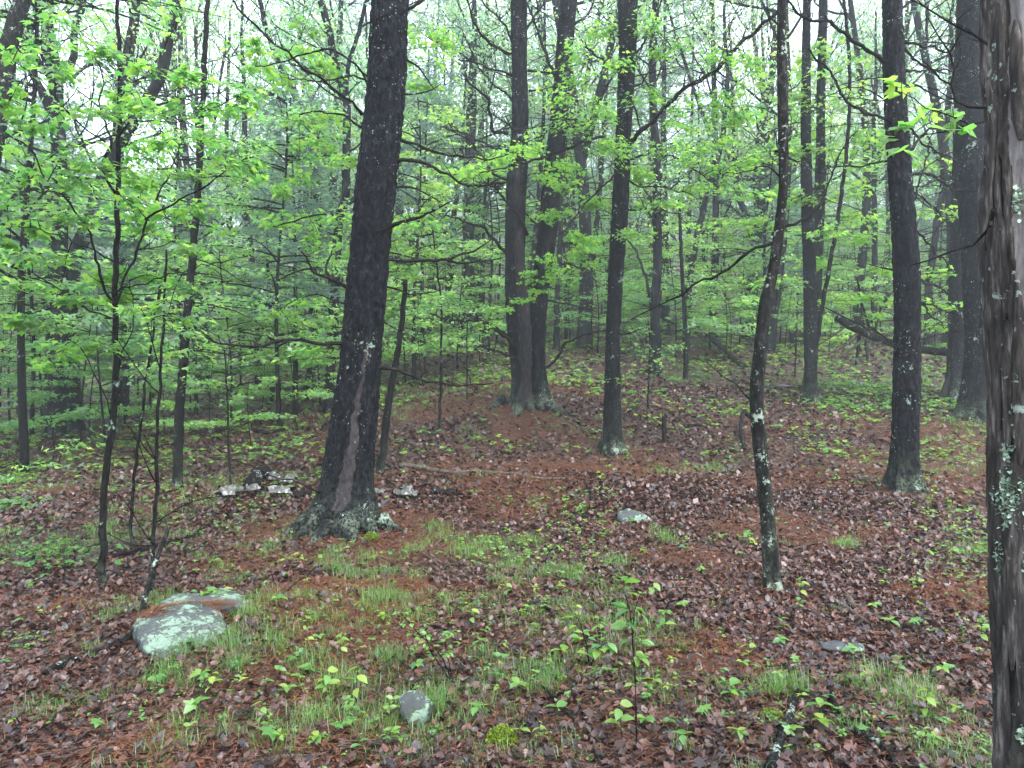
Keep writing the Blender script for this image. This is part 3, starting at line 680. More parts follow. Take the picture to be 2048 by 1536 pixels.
def bark_strip(pts, w0, w1, thick=.007):
    """a lifted strip of bark: a curved slat with depth"""
    pts = np.array(pts, float); n = 22
    S = smooth_path(pts, n); mbs = MB()
    cen = np.array([fx, Yk])
    V = []
    for i, p in enumerate(S):
        t = i/(n-1); w = (w0*(1-t)+w1*t)*min(1, 4*t+.25, 4*(1-t)+.25)
        o = p[:2]-cen; o /= np.linalg.norm(o); tn = np.array([-o[1], o[0]])
        for sx_, dz_ in ((-1, 0), (0, .006), (1, 0), (1, -thick), (-1, -thick)):
            q = p[:2]+tn*sx_*w*(1+rs.uniform(-.12, .12))+o*dz_; V.append([q[0], q[1], p[2]])
    Q = [[i*5+j, i*5+(j+1) % 5, (i+1)*5+(j+1) % 5, (i+1)*5+j] for i in range(n-1) for j in range(5)]
    mbs.add(V, None, Q, 0, .3, 0)
    mbs.obj('bark_strip', M['flaky_bark'], fg, True)
def fgp(u, v, off=0):
    """point on the foreground trunk's front surface seen at (u, v)"""
    i = int(np.argmin(abs(k1[2]-(CH-(v-768)*Yk/F)))); cx, r = k1[0][i], k1[3][i]+off
    dx = (u-1024)/F; a = dx*dx+1; b = -2*(dx*cx+Yk); c = cx*cx+Yk*Yk-r*r
    D = max(0, b*b-4*a*c); t = (-b-math.sqrt(D))/(2*a)
    return [dx*t, t, CH-(v-768)*t/F]
for pts, w0, w1 in [([(1996, 300), (1994, 400), (2004, 470), (2010, 560), (2008, 640)], .008, .016), ([(1990, 180), (1986, 300), (1980, 400), (1982, 450)], .006, .010),
                    ([(2020, 330), (2016, 430), (2022, 520)], .006, .010), ([(1986, 540), (1990, 640), (1994, 760), (1996, 860)], .008, .012), ([(2010, 700), (2012, 800), (2014, 900)], .014, .014),
                    ([(2035, 560), (2036, 680), (2034, 800), (2040, 930)], .014, .018), ([(2018, 1080), (2020, 1200), (2024, 1340)], .012, .016), ([(2040, 1040), (2044, 1200), (2046, 1400)], .014, .014),
                    ([(2030, 40), (2034, 160), (2040, 280)], .016, .022), ([(2005, -20), (2002, 80), (2000, 190)], .010, .012), ([(2008, 1250), (2012, 1400), (2016, 1530)], .010, .012)]:
    bark_strip([fgp(u, v, rs.uniform(.004, .016)) for u, v in pts], w0, w1)
# crusty lichen rosettes standing off the bark
def lichen(u, v, ru, rv, n, seed):
    r = np.random.default_rng(seed); pos = []
    while len(pos) < n:
        a, b = r.normal()*.42, r.normal()*.42
        if a*a+b*b > 1: continue
        if u+a*ru > 2180: continue
        pos.append(fgp(u+a*ru, v+b*rv, .003+.006*r.random()))
    pos = np.array(pos); k = len(pos)
    mb = MB(); leaves(mb, pos, r.uniform(-math.pi, math.pi, k), r.uniform(-1.4, 1.4, k), r.uniform(-1, 1, k), r.uniform(.007, .018, k), LITM, 0, r.random(k))
    mb.obj('lichen_crust', M['lichen'], fg)
M['lichen'] = leaf_mat('green_lichen', [(0, (.16, .24, .16)), (.6, (.30, .42, .30)), (1, (.50, .60, .48))], [(0, (.1, .15, .1)), (1, (.2, .25, .2))], .1, .02, rough=.8)
lichen(2018, 1000, 34, 75, 420, 1); lichen(2000, 1110, 10, 50, 90, 2); lichen(2012, 905, 12, 20, 60, 3); lichen(2052, 1130, 14, 40, 90, 4); lichen(2040, 880, 10, 18, 40, 5); lichen(2070, 200, 30, 60, 120, 6); lichen(2038, 400, 14, 40, 60, 7); lichen(2042, 1470, 8, 20, 40, 8)
add_branches(fg, [([(1992, 420), (1978, 455), (1960, 480), (1935, 490), (1900, 500), (1850, 524), (1820, 533)], 9, 3, .25, -.05), ([(1973, 500), (1971, 475), (1980, 455)], 4, 2, .0, -.12), ([(2010, 120), (1960, 90), (1890, 50), (1830, 10), (1810, -15)], 7, 3, .35, -.05), ([(2000, 260), (1950, 210), (1905, 170), (1880, 90), (1850, -10)], 6, 3, .5, -.05)], Yk, M['dead_wood'], 200)
roots(rp, M['dark_bark'], bf[0], Yf, [(math.radians(205), .20, .18, .05), (math.radians(255), .22, .18, .06), (math.radians(320), .22, .18, .05)])
roots(midt, M['dark_bark'], bc[0], Yc, [(math.radians(200), .22, .14, .05), (math.radians(265), .20, .12, .05), (math.radians(335), .22, .14, .05)])
roots(gpn, M['dark_bark'], bg_[0], Yg, [(math.radians(200), .35, .30, .09), (math.radians(250), .30, .30, .09), (math.radians(300), .30, .30, .09)])

dead_limbs(twin, *t1, (3.0, 9.0), 20, M['dead_wood'], 301, (.9, 2.2), (.006, .013), 9, -.04)
dead_limbs(twin, *t2, (3.0, 9.0), 16, M['dead_wood'], 302, (.9, 2.0), (.006, .013), 9, -.04)
dead_limbs(rp, *f1, (2.0, 6.8), 16, M['dead_wood'], 303, (.7, 1.6), (.004, .009), 8, -.05)
dead_limbs(midt, *c1, (2.2, 7.0), 10, M['dead_wood'], 304, (.7, 1.4), (.004, .009), 7, -.05)
# ------------------------------------------------------------------ foliage of the hand-placed trees
leafmesh = {}
def leaf_data(name, tpl, mat, k):
    key = (name, k)
    if key not in leafmesh:
        mb = MB(); V, T = tpl; r = np.random.default_rng(k)
        V = V.copy(); V[:, 2] += .25*r.normal()*V[:, 1]**2+.1*r.normal()*V[:, 0]
        mb.add(V, T, None, 0, .15+.7*k/7); leafmesh[key] = mb.mesh('leaf', [mat])
    return leafmesh[key]
def crown(root, Y, paths, ells, size, tpl, tplname, mat, twigmat, seed, nparts=300, thick=.55, per=1.0, tr=.0035, dense=28, dys=.5):
    """leafy sprays in flat layers (u, v, ru, rv in picture units at the tree's distance), each hung on a twig from the nearest bough"""
    r = np.random.default_rng(seed)
    BP = np.concatenate(paths) if len(paths) else None
    POS = []; YAW = []; tw = MB(); cnt = 0
    for e in ells:
        u, v, ru, rv = e[:4]; n = int((e[4] if len(e) > 4 else dense)*per)
        Yc_ = Y+r.uniform(-dys, dys)
        c = P(u, v, Yc_); rx = ru*Y/F; rz_ = rv*Y/F
        if BP is not None:
            i = int(np.argmin(np.linalg.norm((BP-c)*np.array([1, .6, 1.2]), axis=1))); a = BP[i]
        else: a = c+np.array([0, 0, -.3])
        d = c-a; d[2] *= .6; L = np.linalg.norm(d)+1e-6
        ax = math.atan2(d[1], d[0])
        far_ = c+d/L*rx*.6
        main = smooth_path([a, a+(c-a)*.5+np.array([0, 0, .05]), c, far_], 10)
        tube(tw, main, np.linspace(tr*1.4, tr*.5, 10), 4, 0, .5, cap=False)
        k = 7
        for q in range(k):
            s = main[r.integers(3, 10)]
            th = ax+r.choice([-1, 1])*r.uniform(.3, 1.3); l = rx*r.uniform(.5, 1.1)
            slope = -rz_/rx*.35
            pts = np.array([s+np.array([math.cos(th)*l*t, math.sin(th)*l*t*.8, slope*l*t+.02*math.sin(t*7+q)]) for t in np.linspace(0, 1, 6)])
            tube(tw, pts, np.linspace(tr*.55, tr*.3, 6), 3, 0, .5, cap=False)
            m = max(1, n//k)
            tt = r.uniform(.15, 1.05, m); base = s+(pts[-1]-s)*tt[:, None]
            off = r.normal(size=(m, 3))*np.array([rx*.16, rx*.2, rz_*.30])
            POS.append(base+off); YAW.append(th-math.pi/2+r.uniform(-1.3, 1.3, m))
    pos = np.concatenate(POS); yaw = np.concatenate(YAW); n = len(pos)
    pitch = r.uniform(-.6, .15, n); roll = r.normal(0, .34, n); sz = size*r.uniform(.5, 1.15, n)
    tw.obj('twigs', twigmat, root, True, kind='stuff')
    order = np.argsort(pos[:, 1]/sz); top_, rest = order[:nparts], order[nparts:]
    R = rotmats(yaw, pitch, roll); o0 = np.array(root.location)
    for i in top_:
        o = bpy.data.objects.new('leaf', leaf_data(tplname, tpl, mat, int(r.integers(0, 8)))); COL.objects.link(o); o.parent = root
        mtx = Matrix([list(R[i][0]*sz[i])+[pos[i][0]-o0[0]], list(R[i][1]*sz[i])+[pos[i][1]-o0[1]], list(R[i][2]*sz[i])+[pos[i][2]-o0[2]], [0, 0, 0, 1]])
        o.matrix_local = mtx
    if len(rest):
        mb = MB(); leaves(mb, pos[rest], yaw[rest], pitch[rest], roll[rest], sz[rest], tpl, 0, r.random(len(rest)))
        mb.obj('foliage', mat, root, kind='stuff')

def stem_from_px(root, name, pts, Y, w0, w1, mat, sides=12, dy=0, below=.2, seed=1):
    pts = np.array(pts, float); n = len(pts); YY = Y+dy*np.linspace(0, 1, n)
    W = np.stack([(pts[:, 0]-1024)*YY/F, YY, CH-(pts[:, 1]-768)*YY/F], 1)
    W = np.vstack([W[0]-np.array([0, 0, below]), W])
    L = np.linalg.norm(np.diff(W, axis=0), axis=1).sum(); k = int(min(160, max(12, L/.05)))
    S = smooth_path(W, k); r = np.random.default_rng(seed)
    j = r.normal(size=(k, 3))*.006; S = S+(j+np.roll(j, 1, 0)+np.roll(j, -1, 0))/2
    rad = np.interp(np.linspace(0, 1, k), [0, .06, 1], [w0*.62*Y/F, w0*.5*Y/F, w1*.5*Y/F])*(1+(r.random(k)-.5)*.12)
    mb = MB(); tube(mb, S, rad, sides, 0, 0, .06)
    dz = S[:, 2]-S[0, 2]-below
    mk = np.repeat(np.clip(np.exp(-np.maximum(dz, 0)/.2), 0, 1), sides); mb.B = [np.r_[mk, 0, 0]]
    mb.obj(name, mat, root, True); return S

# ---- near maple sapling on the left
Ya = hit(205, 1178)
sap = empty('maple_sapling', gp(205, 1178), 'near maple sapling with large bright leaves, left of the lichen-covered boulder', 'tree')
S0 = stem_from_px(sap, 'trunk', [(205, 1182), (206, 1100), (207, 1000), (214, 920), (224, 850), (230, 780), (232, 700), (230, 600), (233, 500), (236, 365), (239, 240), (240, 160), (236, 80), (232, -20)], Ya, 15, 7, M['thin_bark'], 14, .15)
paths = [S0]
for k, (pts, w0, w1, dy) in enumerate([([(230, 610), (205, 560), (180, 480), (140, 410), (100, 360), (60, 300), (0, 255)], 7, 3, -.6), ([(234, 605), (262, 540), (297, 440), (330, 360), (362, 285)], 7, 3, .4),
    ([(295, 445), (340, 405), (400, 375), (445, 345), (480, 320), (510, 312)], 5, 3, .2), ([(236, 390), (213, 355), (218, 285), (203, 200), (205, 150), (180, 100), (160, 50)], 6, 3, .3), ([(215, 285), (170, 260), (130, 215), (80, 160), (30, 120)], 4, 2, -.5),
    ([(238, 270), (262, 245), (330, 250), (400, 225), (470, 195)], 4, 2, -.3), ([(232, 520), (160, 490), (100, 470), (20, 450), (-40, 440)], 4, 2, .5), ([(297, 440), (270, 410), (240, 395)], 3, 2, .2), ([(231, 640), (180, 620), (100, 560), (20, 520), (-50, 490)], 4, 2, -.5),
    ([(232, 590), (300, 560), (380, 540), (440, 520)], 4, 2, -.4), ([(224, 850), (200, 760), (160, 700), (120, 660)], 3, 2, -.3), ([(230, 760), (245, 700), (262, 660), (258, 560)], 4, 2, .2), ([(240, 190), (290, 150), (330, 100), (350, 40)], 3, 2, .2)]):
    mb = MB(); paths.append(px_branch(mb, pts, Ya+.05, w0, w1, dy, seed=300+k)); mb.obj('branch', M['thin_bark'], sap, True)
EA = [(60, 330, 75, 35), (120, 372, 85, 28), (55, 405, 80, 28), (150, 300, 60, 28), (60, 520, 80, 22), (125, 560, 80, 26), (10, 300, 50, 30), (180, 230, 70, 26), (230, 185, 70, 22), (300, 220, 80, 26), (380, 232, 80, 26), (450, 212, 60, 24),
 (490, 200, 40, 18), (200, 110, 50, 26), (60, 90, 60, 26), (110, 140, 50, 26), (400, 282, 90, 26), (470, 300, 60, 22), (330, 290, 60, 24), (260, 300, 50, 22), (240, 412, 70, 20), (330, 422, 80, 24), (400, 440, 70, 26), (440, 332, 70, 22),
 (505, 350, 40, 18), (280, 452, 60, 18), (250, 540, 70, 16), (330, 560, 60, 16), (160, 600, 60, 16), (240, 592, 40, 14), (385, 500, 50, 16), (60, 452, 60, 24), (100, 650, 70, 18), (20, 475, 45, 18), (330, 645, 50, 16), (180, 690, 50, 16),
 (120, 722, 50, 16), (20, 200, 50, 30), (130, 60, 50, 30), (10, 570, 60, 22), (200, 340, 50, 20), (150, 440, 60, 20), (280, 360, 50, 16), (30, 640, 60, 18), (350, 350, 50, 18), (300, 130, 50, 20), (90, 240, 60, 20), (380, 160, 50, 18)]
crown(sap, Ya, paths, EA, .066, MAPLE, 'maple_leaf_a', M['maple'], M['thin_bark'], 1, 300, dense=92, dys=.75)

# ---- thin bare-stemmed saplings around it
def thin_sapling(base, pts, w0, w1, label, leafy, seed, nb=7, tall=True):
    Y = hit(*base); b = gp(*base)
    root = empty('thin_sapling', b, label, 'sapling', None)
    S = stem_from_px(root, 'trunk', [base]+pts, Y, w0, w1, M['thin_bark'], 9, .1, seed=seed)
    rs = random.Random(seed); ps = [S]
    for k in range(nb):
        i = int(rs.uniform(.2, .95)*(len(S)-2)); p = S[i]; a = rs.uniform(0, 6.283); l = rs.uniform(.35, .9)
        pts_ = [p+np.array([math.cos(a)*l*t, math.sin(a)*l*t, l*(.35*t+.15*math.sin(t*3+a))]) for t in np.linspace(0, 1, 8)]
        mb = MB(); tube(mb, pts_, np.linspace(.006, .002, 8), 5, 0, .5); side_twigs(mb, np.array(pts_), 4, .25, .0018, rs=rs); mb.obj('branch', M['thin_bark'], root, True); ps.append(np.array(pts_))
    if leafy: crown(root, Y, ps, leafy, .07, MID, 'mid_leaf', M['under'], M['thin_bark'], seed, 40, dense=44)
    return root
thin_sapling((306, 1188), [(312, 1000), (316, 850), (318, 780), (326, 640), (335, 500)], 9, 4, 'thin sapling with bare side twigs rising right behind the boulder', [(330, 700, 50, 16), (350, 640, 50, 16), (290, 620, 40, 14)], 5, 12)
thin_sapling((262, 1096), [(268, 960), (278, 880), (290, 780), (304, 680), (322, 560)], 7, 4, 'leaning thin sapling between the near maple sapling and the bare-twigged one', [(300, 740, 50, 16), (345, 660, 50, 14)], 6)
thin_sapling((462, 972), [(458, 900), (455, 800), (450, 700)], 5, 3, 'thin sapling rooted by the leftmost white bark piece', [(450, 760, 40, 20), (480, 830, 30, 14)], 7, 5)
thin_sapling((878, 866), [(881, 780), (882, 700), (882, 600), (872, 520), (866, 450)], 6, 3, 'thin straight sapling alone between the leaning pine and the double pine', [(870, 620, 70, 14), (930, 625, 80, 12), (820, 650, 60, 14), (900, 560, 50, 14), (850, 700, 50, 12), (940, 690, 50, 12)], 8, 9)
thin_sapling((934, 800), [(934, 700), (934, 640)], 4, 2, 'slight sapling left of the needle mound under the double pine', [(940, 650, 70, 14), (900, 690, 50, 12), (970, 630, 40, 10)], 9, 6)
thin_sapling((1295, 840), [(1297, 760), (1300, 700), (1296, 640)], 4, 2, 'slight leafy sapling just right of the middle maple', [(1310, 720, 50, 14), (1290, 660, 40, 12), (1330, 690, 40, 12)], 10, 5)
thin_sapling((1372, 764), [(1370, 650), (1364, 540), (1358, 400)], 11, 6, 'dark pole-like sapling behind the tip of the bare twig on the crooked trunk', [(1340, 700, 50, 14), (1400, 660, 50, 14)], 11, 6)
thin_sapling((1590, 755), [(1592, 690), (1594, 620)], 4, 2, 'slight sapling close to the left of the slim pair', [(1590, 640, 40, 14)], 12, 4)
thin_sapling((1735, 732), [(1728, 660), (1722, 610), (1718, 570)], 6, 3, 'forked sapling growing in front of the fallen log', [(1700, 590, 60, 18), (1750, 560, 50, 14)], 13, 7)

# ---- young trunks hand-placed behind the big pine and on the left
Yq = hit(760, 948)
lt = empty('leaning_sapling', gp(760, 948), 'dark young trunk leaning right out from behind the big leaning pine', 'tree')
S1 = stem_from_px(lt, 'trunk', [(760, 950), (766, 900), (778, 800), (790, 730), (800, 670), (806, 620), (812, 560)], Yq, 17, 9, M['thin_bark'], 14)
crown(lt, Yq+.8, [S1], [(820, 600, 50, 18), (790, 570, 50, 16), (860, 590, 50, 14), (800, 690, 50, 12), (850, 640, 50, 12)], .08, MID, 'mid_leaf', M['under'], M['thin_bark'], 33, 60, dense=60)
Yr = hit(355, 972)
lo = empty('young_oak', gp(355, 972), 'straight dark young trunk midway between the near maple sapling and the big leaning pine', 'tree')
S2 = stem_from_px(lo, 'trunk', [(355, 974), (358, 850), (365, 740), (376, 610), (388, 480), (396, 380), (402, 250), (410, 120), (415, -30)], Yr, 19, 9, M['thin_bark'], 14, seed=4)
dl = (S2[:, 0], S2[:, 1], S2[:, 2], np.full(len(S2), .05))
dead_limbs(lo, *dl, (1.2, 5.5), 10, M['thin_bark'], 90, (.6, 1.4), (.006, .012), 5)
crown(lo, Yr, [S2], [(400, 640, 60, 18), (340, 660, 60, 18), (420, 690, 60, 16), (350, 590, 50, 14), (440, 720, 50, 16), (300, 730, 50, 14), (380, 760, 50, 14), (430, 600, 50, 16)], .08, MID, 'mid_leaf', M['under'], M['thin_bark'], 35, 60, dense=60)

# ---- maple behind the big pine whose boughs reach out on both sides
Ym = 10.5
mp_ = np.array([(722-1024)*Ym/F, Ym, 0.]); mp_[2] = H(mp_[0], mp_[1])
bm = empty('maple_tree', mp_, 'slender maple hidden behind the big leaning pine, its yellow-green boughs reaching out left', 'tree')
S3 = stem_from_px(bm, 'trunk', [(700, 940), (712, 800), (720, 650), (735, 480), (752, 300), (765, 150), (775, -60)], Ym, 22, 12, M['thin_bark'], 12)
pth = [S3]
for k, (pts, w0, w1, dy) in enumerate([([(738, 470), (690, 440), (640, 430), (590, 440), (540, 450)], 6, 3, -.4), ([(755, 280), (700, 240), (650, 220), (600, 230)], 6, 3, -.4), ([(762, 180), (700, 120), (640, 100), (570, 120), (510, 130)], 6, 3, -.4), ([(738, 480), (790, 470), (850, 470), (900, 420)], 5, 3, .4), ([(730, 560), (790, 540), (850, 520)], 5, 2, .3), ([(722, 640), (670, 600), (620, 590), (560, 620)], 5, 2, .2)]):
    mb = MB(); pth.append(px_branch(mb, pts, Ym, w0, w1, dy, seed=330+k)); mb.obj('branch', M['thin_bark'], bm, True)
crown(bm, Ym, pth, [(600, 240, 50, 26), (655, 230, 50, 34), (640, 285, 40, 22), (560, 150, 70, 26), (600, 100, 60, 22), (520, 130, 50, 20), (650, 130, 40, 34), (560, 440, 60, 20), (620, 430, 70, 22), (680, 440, 40, 34), (640, 480, 60, 18), (690, 500, 40, 26),
  (600, 340, 40, 16), (560, 372, 40, 14), (800, 470, 50, 18), (835, 450, 50, 16), (850, 510, 60, 16), (880, 430, 40, 18), (810, 540, 50, 16), (560, 620, 60, 18), (620, 600, 60, 20), (660, 640, 50, 20), (590, 670, 60, 18), (640, 700, 50, 16), (570, 720, 60, 14), (700, 320, 30, 20), (620, 60, 50, 20), (500, 60, 50, 18), (860, 120, 50, 24), (900, 80, 50, 24), (850, 60, 50, 24), (880, 170, 40, 20)],
  .088, MAPLE, 'maple_leaf_b', M['maple'], M['thin_bark'], 36, 300, dense=85, dys=.8)

# ---- crown of the middle maple
pc = [c for c in [np.stack([c1[0], c1[1], c1[2]], 1)]]
for b in CB:
    q = np.array(b[0], float); t = np.linspace(0, 1, len(q)); YY = Yc+b[3]*t
    pc.append(smooth_path(np.stack([(q[:, 0]-1024)*YY/F, YY, CH-(q[:, 1]-768)*YY/F], 1), 20))
EC = [(1000, 312, 60, 20), (940, 342, 50, 20), (1060, 290, 70, 24), (1130, 252, 60, 34), (1100, 340, 60, 20), (1180, 290, 60, 24), (1140, 190, 50, 50), (1170, 110, 50, 44), (1200, 60, 50, 34), (1160, 150, 40, 34), (1200, 222, 50, 34), (1270, 335, 40, 20),
 (1290, 60, 50, 34), (1330, 100, 40, 26), (1300, 200, 50, 20), (1340, 300, 60, 24), (1400, 320, 60, 24), (1460, 330, 60, 20), (1380, 372, 70, 20), (1480, 385, 50, 20), (1430, 280, 60, 20), (1540, 300, 40, 24), (1150, 470, 50, 20), (1190, 400, 40, 20),
 (1100, 430, 40, 16), (1130, 352, 50, 16), (1440, 110, 40, 34), (1500, 150, 40, 34), (1420, 222, 50, 24), (1480, 240, 50, 20), (1222, 762, 26, 7, 20), (1300, 722, 40, 10, 24), (1262, 690, 25, 8, 16), (1120, 555, 50, 14), (1170, 520, 50, 14), (1010, 620, 60, 10), (1060, 630, 40, 8), (1240, 130, 40, 40), (1230, 300, 50, 30), (1350, 240, 50, 22), (1320, 410, 60, 18), (1270, 470, 50, 16)]
crown(midt, Yc-.7, pc, EC, .070, MAPLE, 'maple_leaf_c', M['maple'], M['thin_bark'], 37, 300, dense=180, dys=.9)
# ---- maple whose foliage fills the gap between the crooked trunk and the straight pine
Yn = 16.2
np_ = np.array([(1626-1024)*Yn/F, Yn, 0.]); np_[2] = H(np_[0], np_[1])
rm = empty('maple_tree', np_, 'leafy maple with a thin stem between the slim pair and the straight pine', 'tree')
S4 = stem_from_px(rm, 'trunk', [pix(np_), (1626, 760), (1640, 640), (1665, 500), (1690, 330), (1700, 180), (1690, 20), (1680, -60)], Yn, 9, 6, M['thin_bark'], 10)
crown(rm, Yn, [S4], [(1610, 190, 50, 26), (1600, 300, 60, 24), (1640, 250, 50, 26), (1680, 300, 60, 24), (1700, 200, 60, 26), (1750, 272, 50, 24), (1690, 380, 60, 24), (1740, 330, 50, 22), (1620, 400, 50, 20), (1720, 430, 60, 20), (1660, 462, 50, 20), (1700, 130, 50, 26), (1650, 90, 40, 24),
   (1560, 220, 50, 24), (1520, 130, 50, 24), (1600, 120, 40, 26), (1640, 520, 60, 16), (1720, 540, 60, 16), (1680, 600, 60, 16), (1760, 600, 50, 14), (1560, 560, 50, 16), (1740, 480, 50, 20), (1870, 420, 50, 20), (1860, 540, 50, 18), (1880, 610, 50, 16), (1860, 650, 50, 12), (1880, 330, 50, 22), (1500, 440, 50, 18), (1440, 450, 50, 18), (1560, 380, 50, 18)],
   .115, MAPLE, 'maple_leaf_d', M['maple'], M['thin_bark'], 38, 300, dense=110, dys=1.2)
# ---- near oak twig hanging in from the right
tp = empty('oak_spray', P(1930, 250, 3.6), 'near leafy twig with broad leaves hanging in front of the straight pine', 'twig')
mb = MB(); Z1 = px_branch(mb, [(1990, 240), (1930, 250), (1880, 262), (1830, 270), (1785, 285)], 3.6, 4, 2, .1, seed=3); mb.obj('branch', M['thin_bark'], tp, True)
mb = MB(); Z2 = px_branch(mb, [(1930, 250), (1900, 230), (1870, 222), (1800, 185)], 3.6, 3, 2, .0, seed=4); mb.obj('branch', M['thin_bark'], tp, True)
crown(tp, 3.6, [Z1, Z2], [(1795, 262, 26, 14, 9), (1800, 180, 24, 12, 9), (1860, 240, 30, 14, 10), (1900, 225, 40, 12, 12), (1910, 260, 30, 12, 9), (1800, 300, 24, 10, 7)], .085, MID, 'oak_leaf', M['maple'], M['thin_bark'], 40, 60, dys=.1, tr=.0015)

# ------------------------------------------------------------------ background trees
PLACES = [(100, 'left of the two tall grey oaks'), (300, 'behind the near maple sapling'), (600, 'between the near sapling and leaning pine'), (830, 'behind the big leaning pine'), (1000, 'between the leaning pine and double pine'), (1130, 'behind the double pine'),
          (1290, 'behind the middle maple'), (1500, 'between the middle maple and crooked trunk'), (1700, 'behind the slim pair'), (1850, 'behind the straight pine'), (9999, 'behind the thick speckled pine')]
NUMW = ['first', 'second', 'third', 'fourth', 'fifth', 'sixth', 'seventh', 'eighth', 'ninth', 'tenth', 'eleventh', 'twelfth', 'thirteenth', 'fourteenth', 'fifteenth', 'sixteenth', 'seventeenth', 'eighteenth', 'nineteenth', 'twentieth']
CNT = ['one', 'two', 'three', 'four', 'five', 'six', 'seven', 'eight', 'nine', 'ten', 'eleven', 'twelve', 'thirteen', 'fourteen', 'fifteen', 'sixteen', 'seventeen', 'eighteen', 'nineteen', 'twenty']
def where(u, places=PLACES):
    if u < -20: return 'just outside the left edge'
    for lim, s in places:
        if u < lim: return s
def finish_labels(items, places=PLACES):
    """items: (object, description, u) -> labels; look-alikes in one place are told apart by their order"""
    by = {}
    for o, d, u in items: by.setdefault((d, where(u, places)), []).append((u, o))
    for (d, w), l in by.items():
        l.sort(key=lambda q: q[0]); n = len(l)
        for i, (u, o) in enumerate(l):
            s = f'{d} {w}'
            if n == 2: s += (', the left one' if i == 0 else ', the right one')
            elif n > 2:
                s += ', leftmost' if i == 0 else ', rightmost' if i == n-1 else f', {NUMW[min(i, 19)]} from left'
            o['label'] = s
def copy_thing(root, loc, rz=0, s=1, group=None):
    r = root.copy(); COL.objects.link(r); r.location = tuple(float(c) for c in loc); r.rotation_euler = (0, 0, rz); r.scale = (s, s, s)
    for ch in root.children:
        c = ch.copy(); COL.objects.link(c); c.parent = r
    return r

def grow(mb, p, d, L, r, lvl, ends, rs, m=0, maxl=3, gravity=.12, sides=(7, 5, 4, 3)):
    k = 6; pts = [np.array(p)]; d = np.array(d, float)
    for i in range(k):
        d = d+np.array([rs.gauss(0, .16), rs.gauss(0, .16), rs.gauss(0, .10)+gravity*.5]); d /= np.linalg.norm(d); pts.append(pts[-1]+d*L/k)
    pts = np.array(pts); tube(mb, pts, np.linspace(r, r*.45, k+1), sides[min(lvl, 3)], m, rs.random(), cap=False)
    if lvl >= maxl: ends.append(pts[-1]); ends.append(pts[3]); ends.append(pts[4]); return
    for q in range(rs.choice([3, 4]) if lvl else 4):
        i = rs.choice([2, 3, 4, 5, 6]); a = rs.uniform(0, 6.28)
        nd = d*.75+np.array([math.cos(a), math.sin(a), rs.uniform(-.1, .6)])*.75; nd /= np.linalg.norm(nd)
        grow(mb, pts[i], nd, L*rs.uniform(.5, .72), r*.45, lvl+1, ends, rs, m, maxl, gravity, sides)
def hardwood(seed, h=17, r=.17, leafn=9, fork=True, dense=1.):
    rs = random.Random(seed)
    root = empty('hardwood_tree', (0, 0, 0), 'x', 'tree', 'leafy hardwood trees beyond the clearing')
    mb = MB(); k = 40; px, py = rs.uniform(-.05, .05), rs.uniform(-.05, .05)
    zz = np.linspace(-.6, h*.8, k); wob = rs.uniform(.1, .35)
    S = np.stack([px*zz+wob*np.sin(zz*.35+seed), py*zz+wob*np.cos(zz*.3+seed), zz], 1)
    rad = r*np.interp(zz, [-.6, 0, .8, h*.8], [1.7, 1.35, 1.0, .35]); tube(mb, S, rad, 12, 0, 0, .07)
    ends = []; cr = MB()
    if fork:
        f = int(k*rs.uniform(.28, .5)); a = rs.uniform(0, 6.28); pts = [S[f]]
        for q in range(8): pts.append(pts[-1]+np.array([math.cos(a)*.35, math.sin(a)*.35, 1.0+q*.05])*h*.05)
        tube(mb, smooth_path(pts, 20), np.linspace(rad[f]*.75, rad[f]*.25, 20), 9, 0, 0, .07)
        for q in range(4): grow(cr, pts[3+q], (math.cos(a+rs.uniform(-1, 1)), math.sin(a+rs.uniform(-1, 1)), .8), h*.16, r*.25, 1, ends, rs)
    for q in range(9):
        i = int(k*rs.uniform(.18, .98)); a = rs.uniform(0, 6.28)
        grow(cr, S[i], (math.cos(a), math.sin(a), rs.uniform(.2, 1.1)), h*rs.uniform(.13, .22), r*.28, 1, ends, rs)
    grow(cr, S[-1], (0, 0, 1), h*.15, r*.3, 1, ends, rs)
    E = np.array(ends); n = len(E); r_ = np.random.default_rng(seed)
    nn = int(n*leafn*dense); base = E[r_.integers(0, n, nn)]; pos = base+r_.normal(size=(nn, 3))*np.array([.28, .28, .20])
    leaves(cr, pos, r_.uniform(-3.14, 3.14, nn), r_.uniform(-.9, .3, nn), r_.normal(0, .6, nn), r_.uniform(.07, .14, nn), FAR, 1, np.clip(r_.normal(.5, .25, nn), 0, 1))
    mb.obj('trunk', M['far_bark'], root, True)
    cr.obj('crown', [M['far_bark'], M['canopy']], root)
    return root
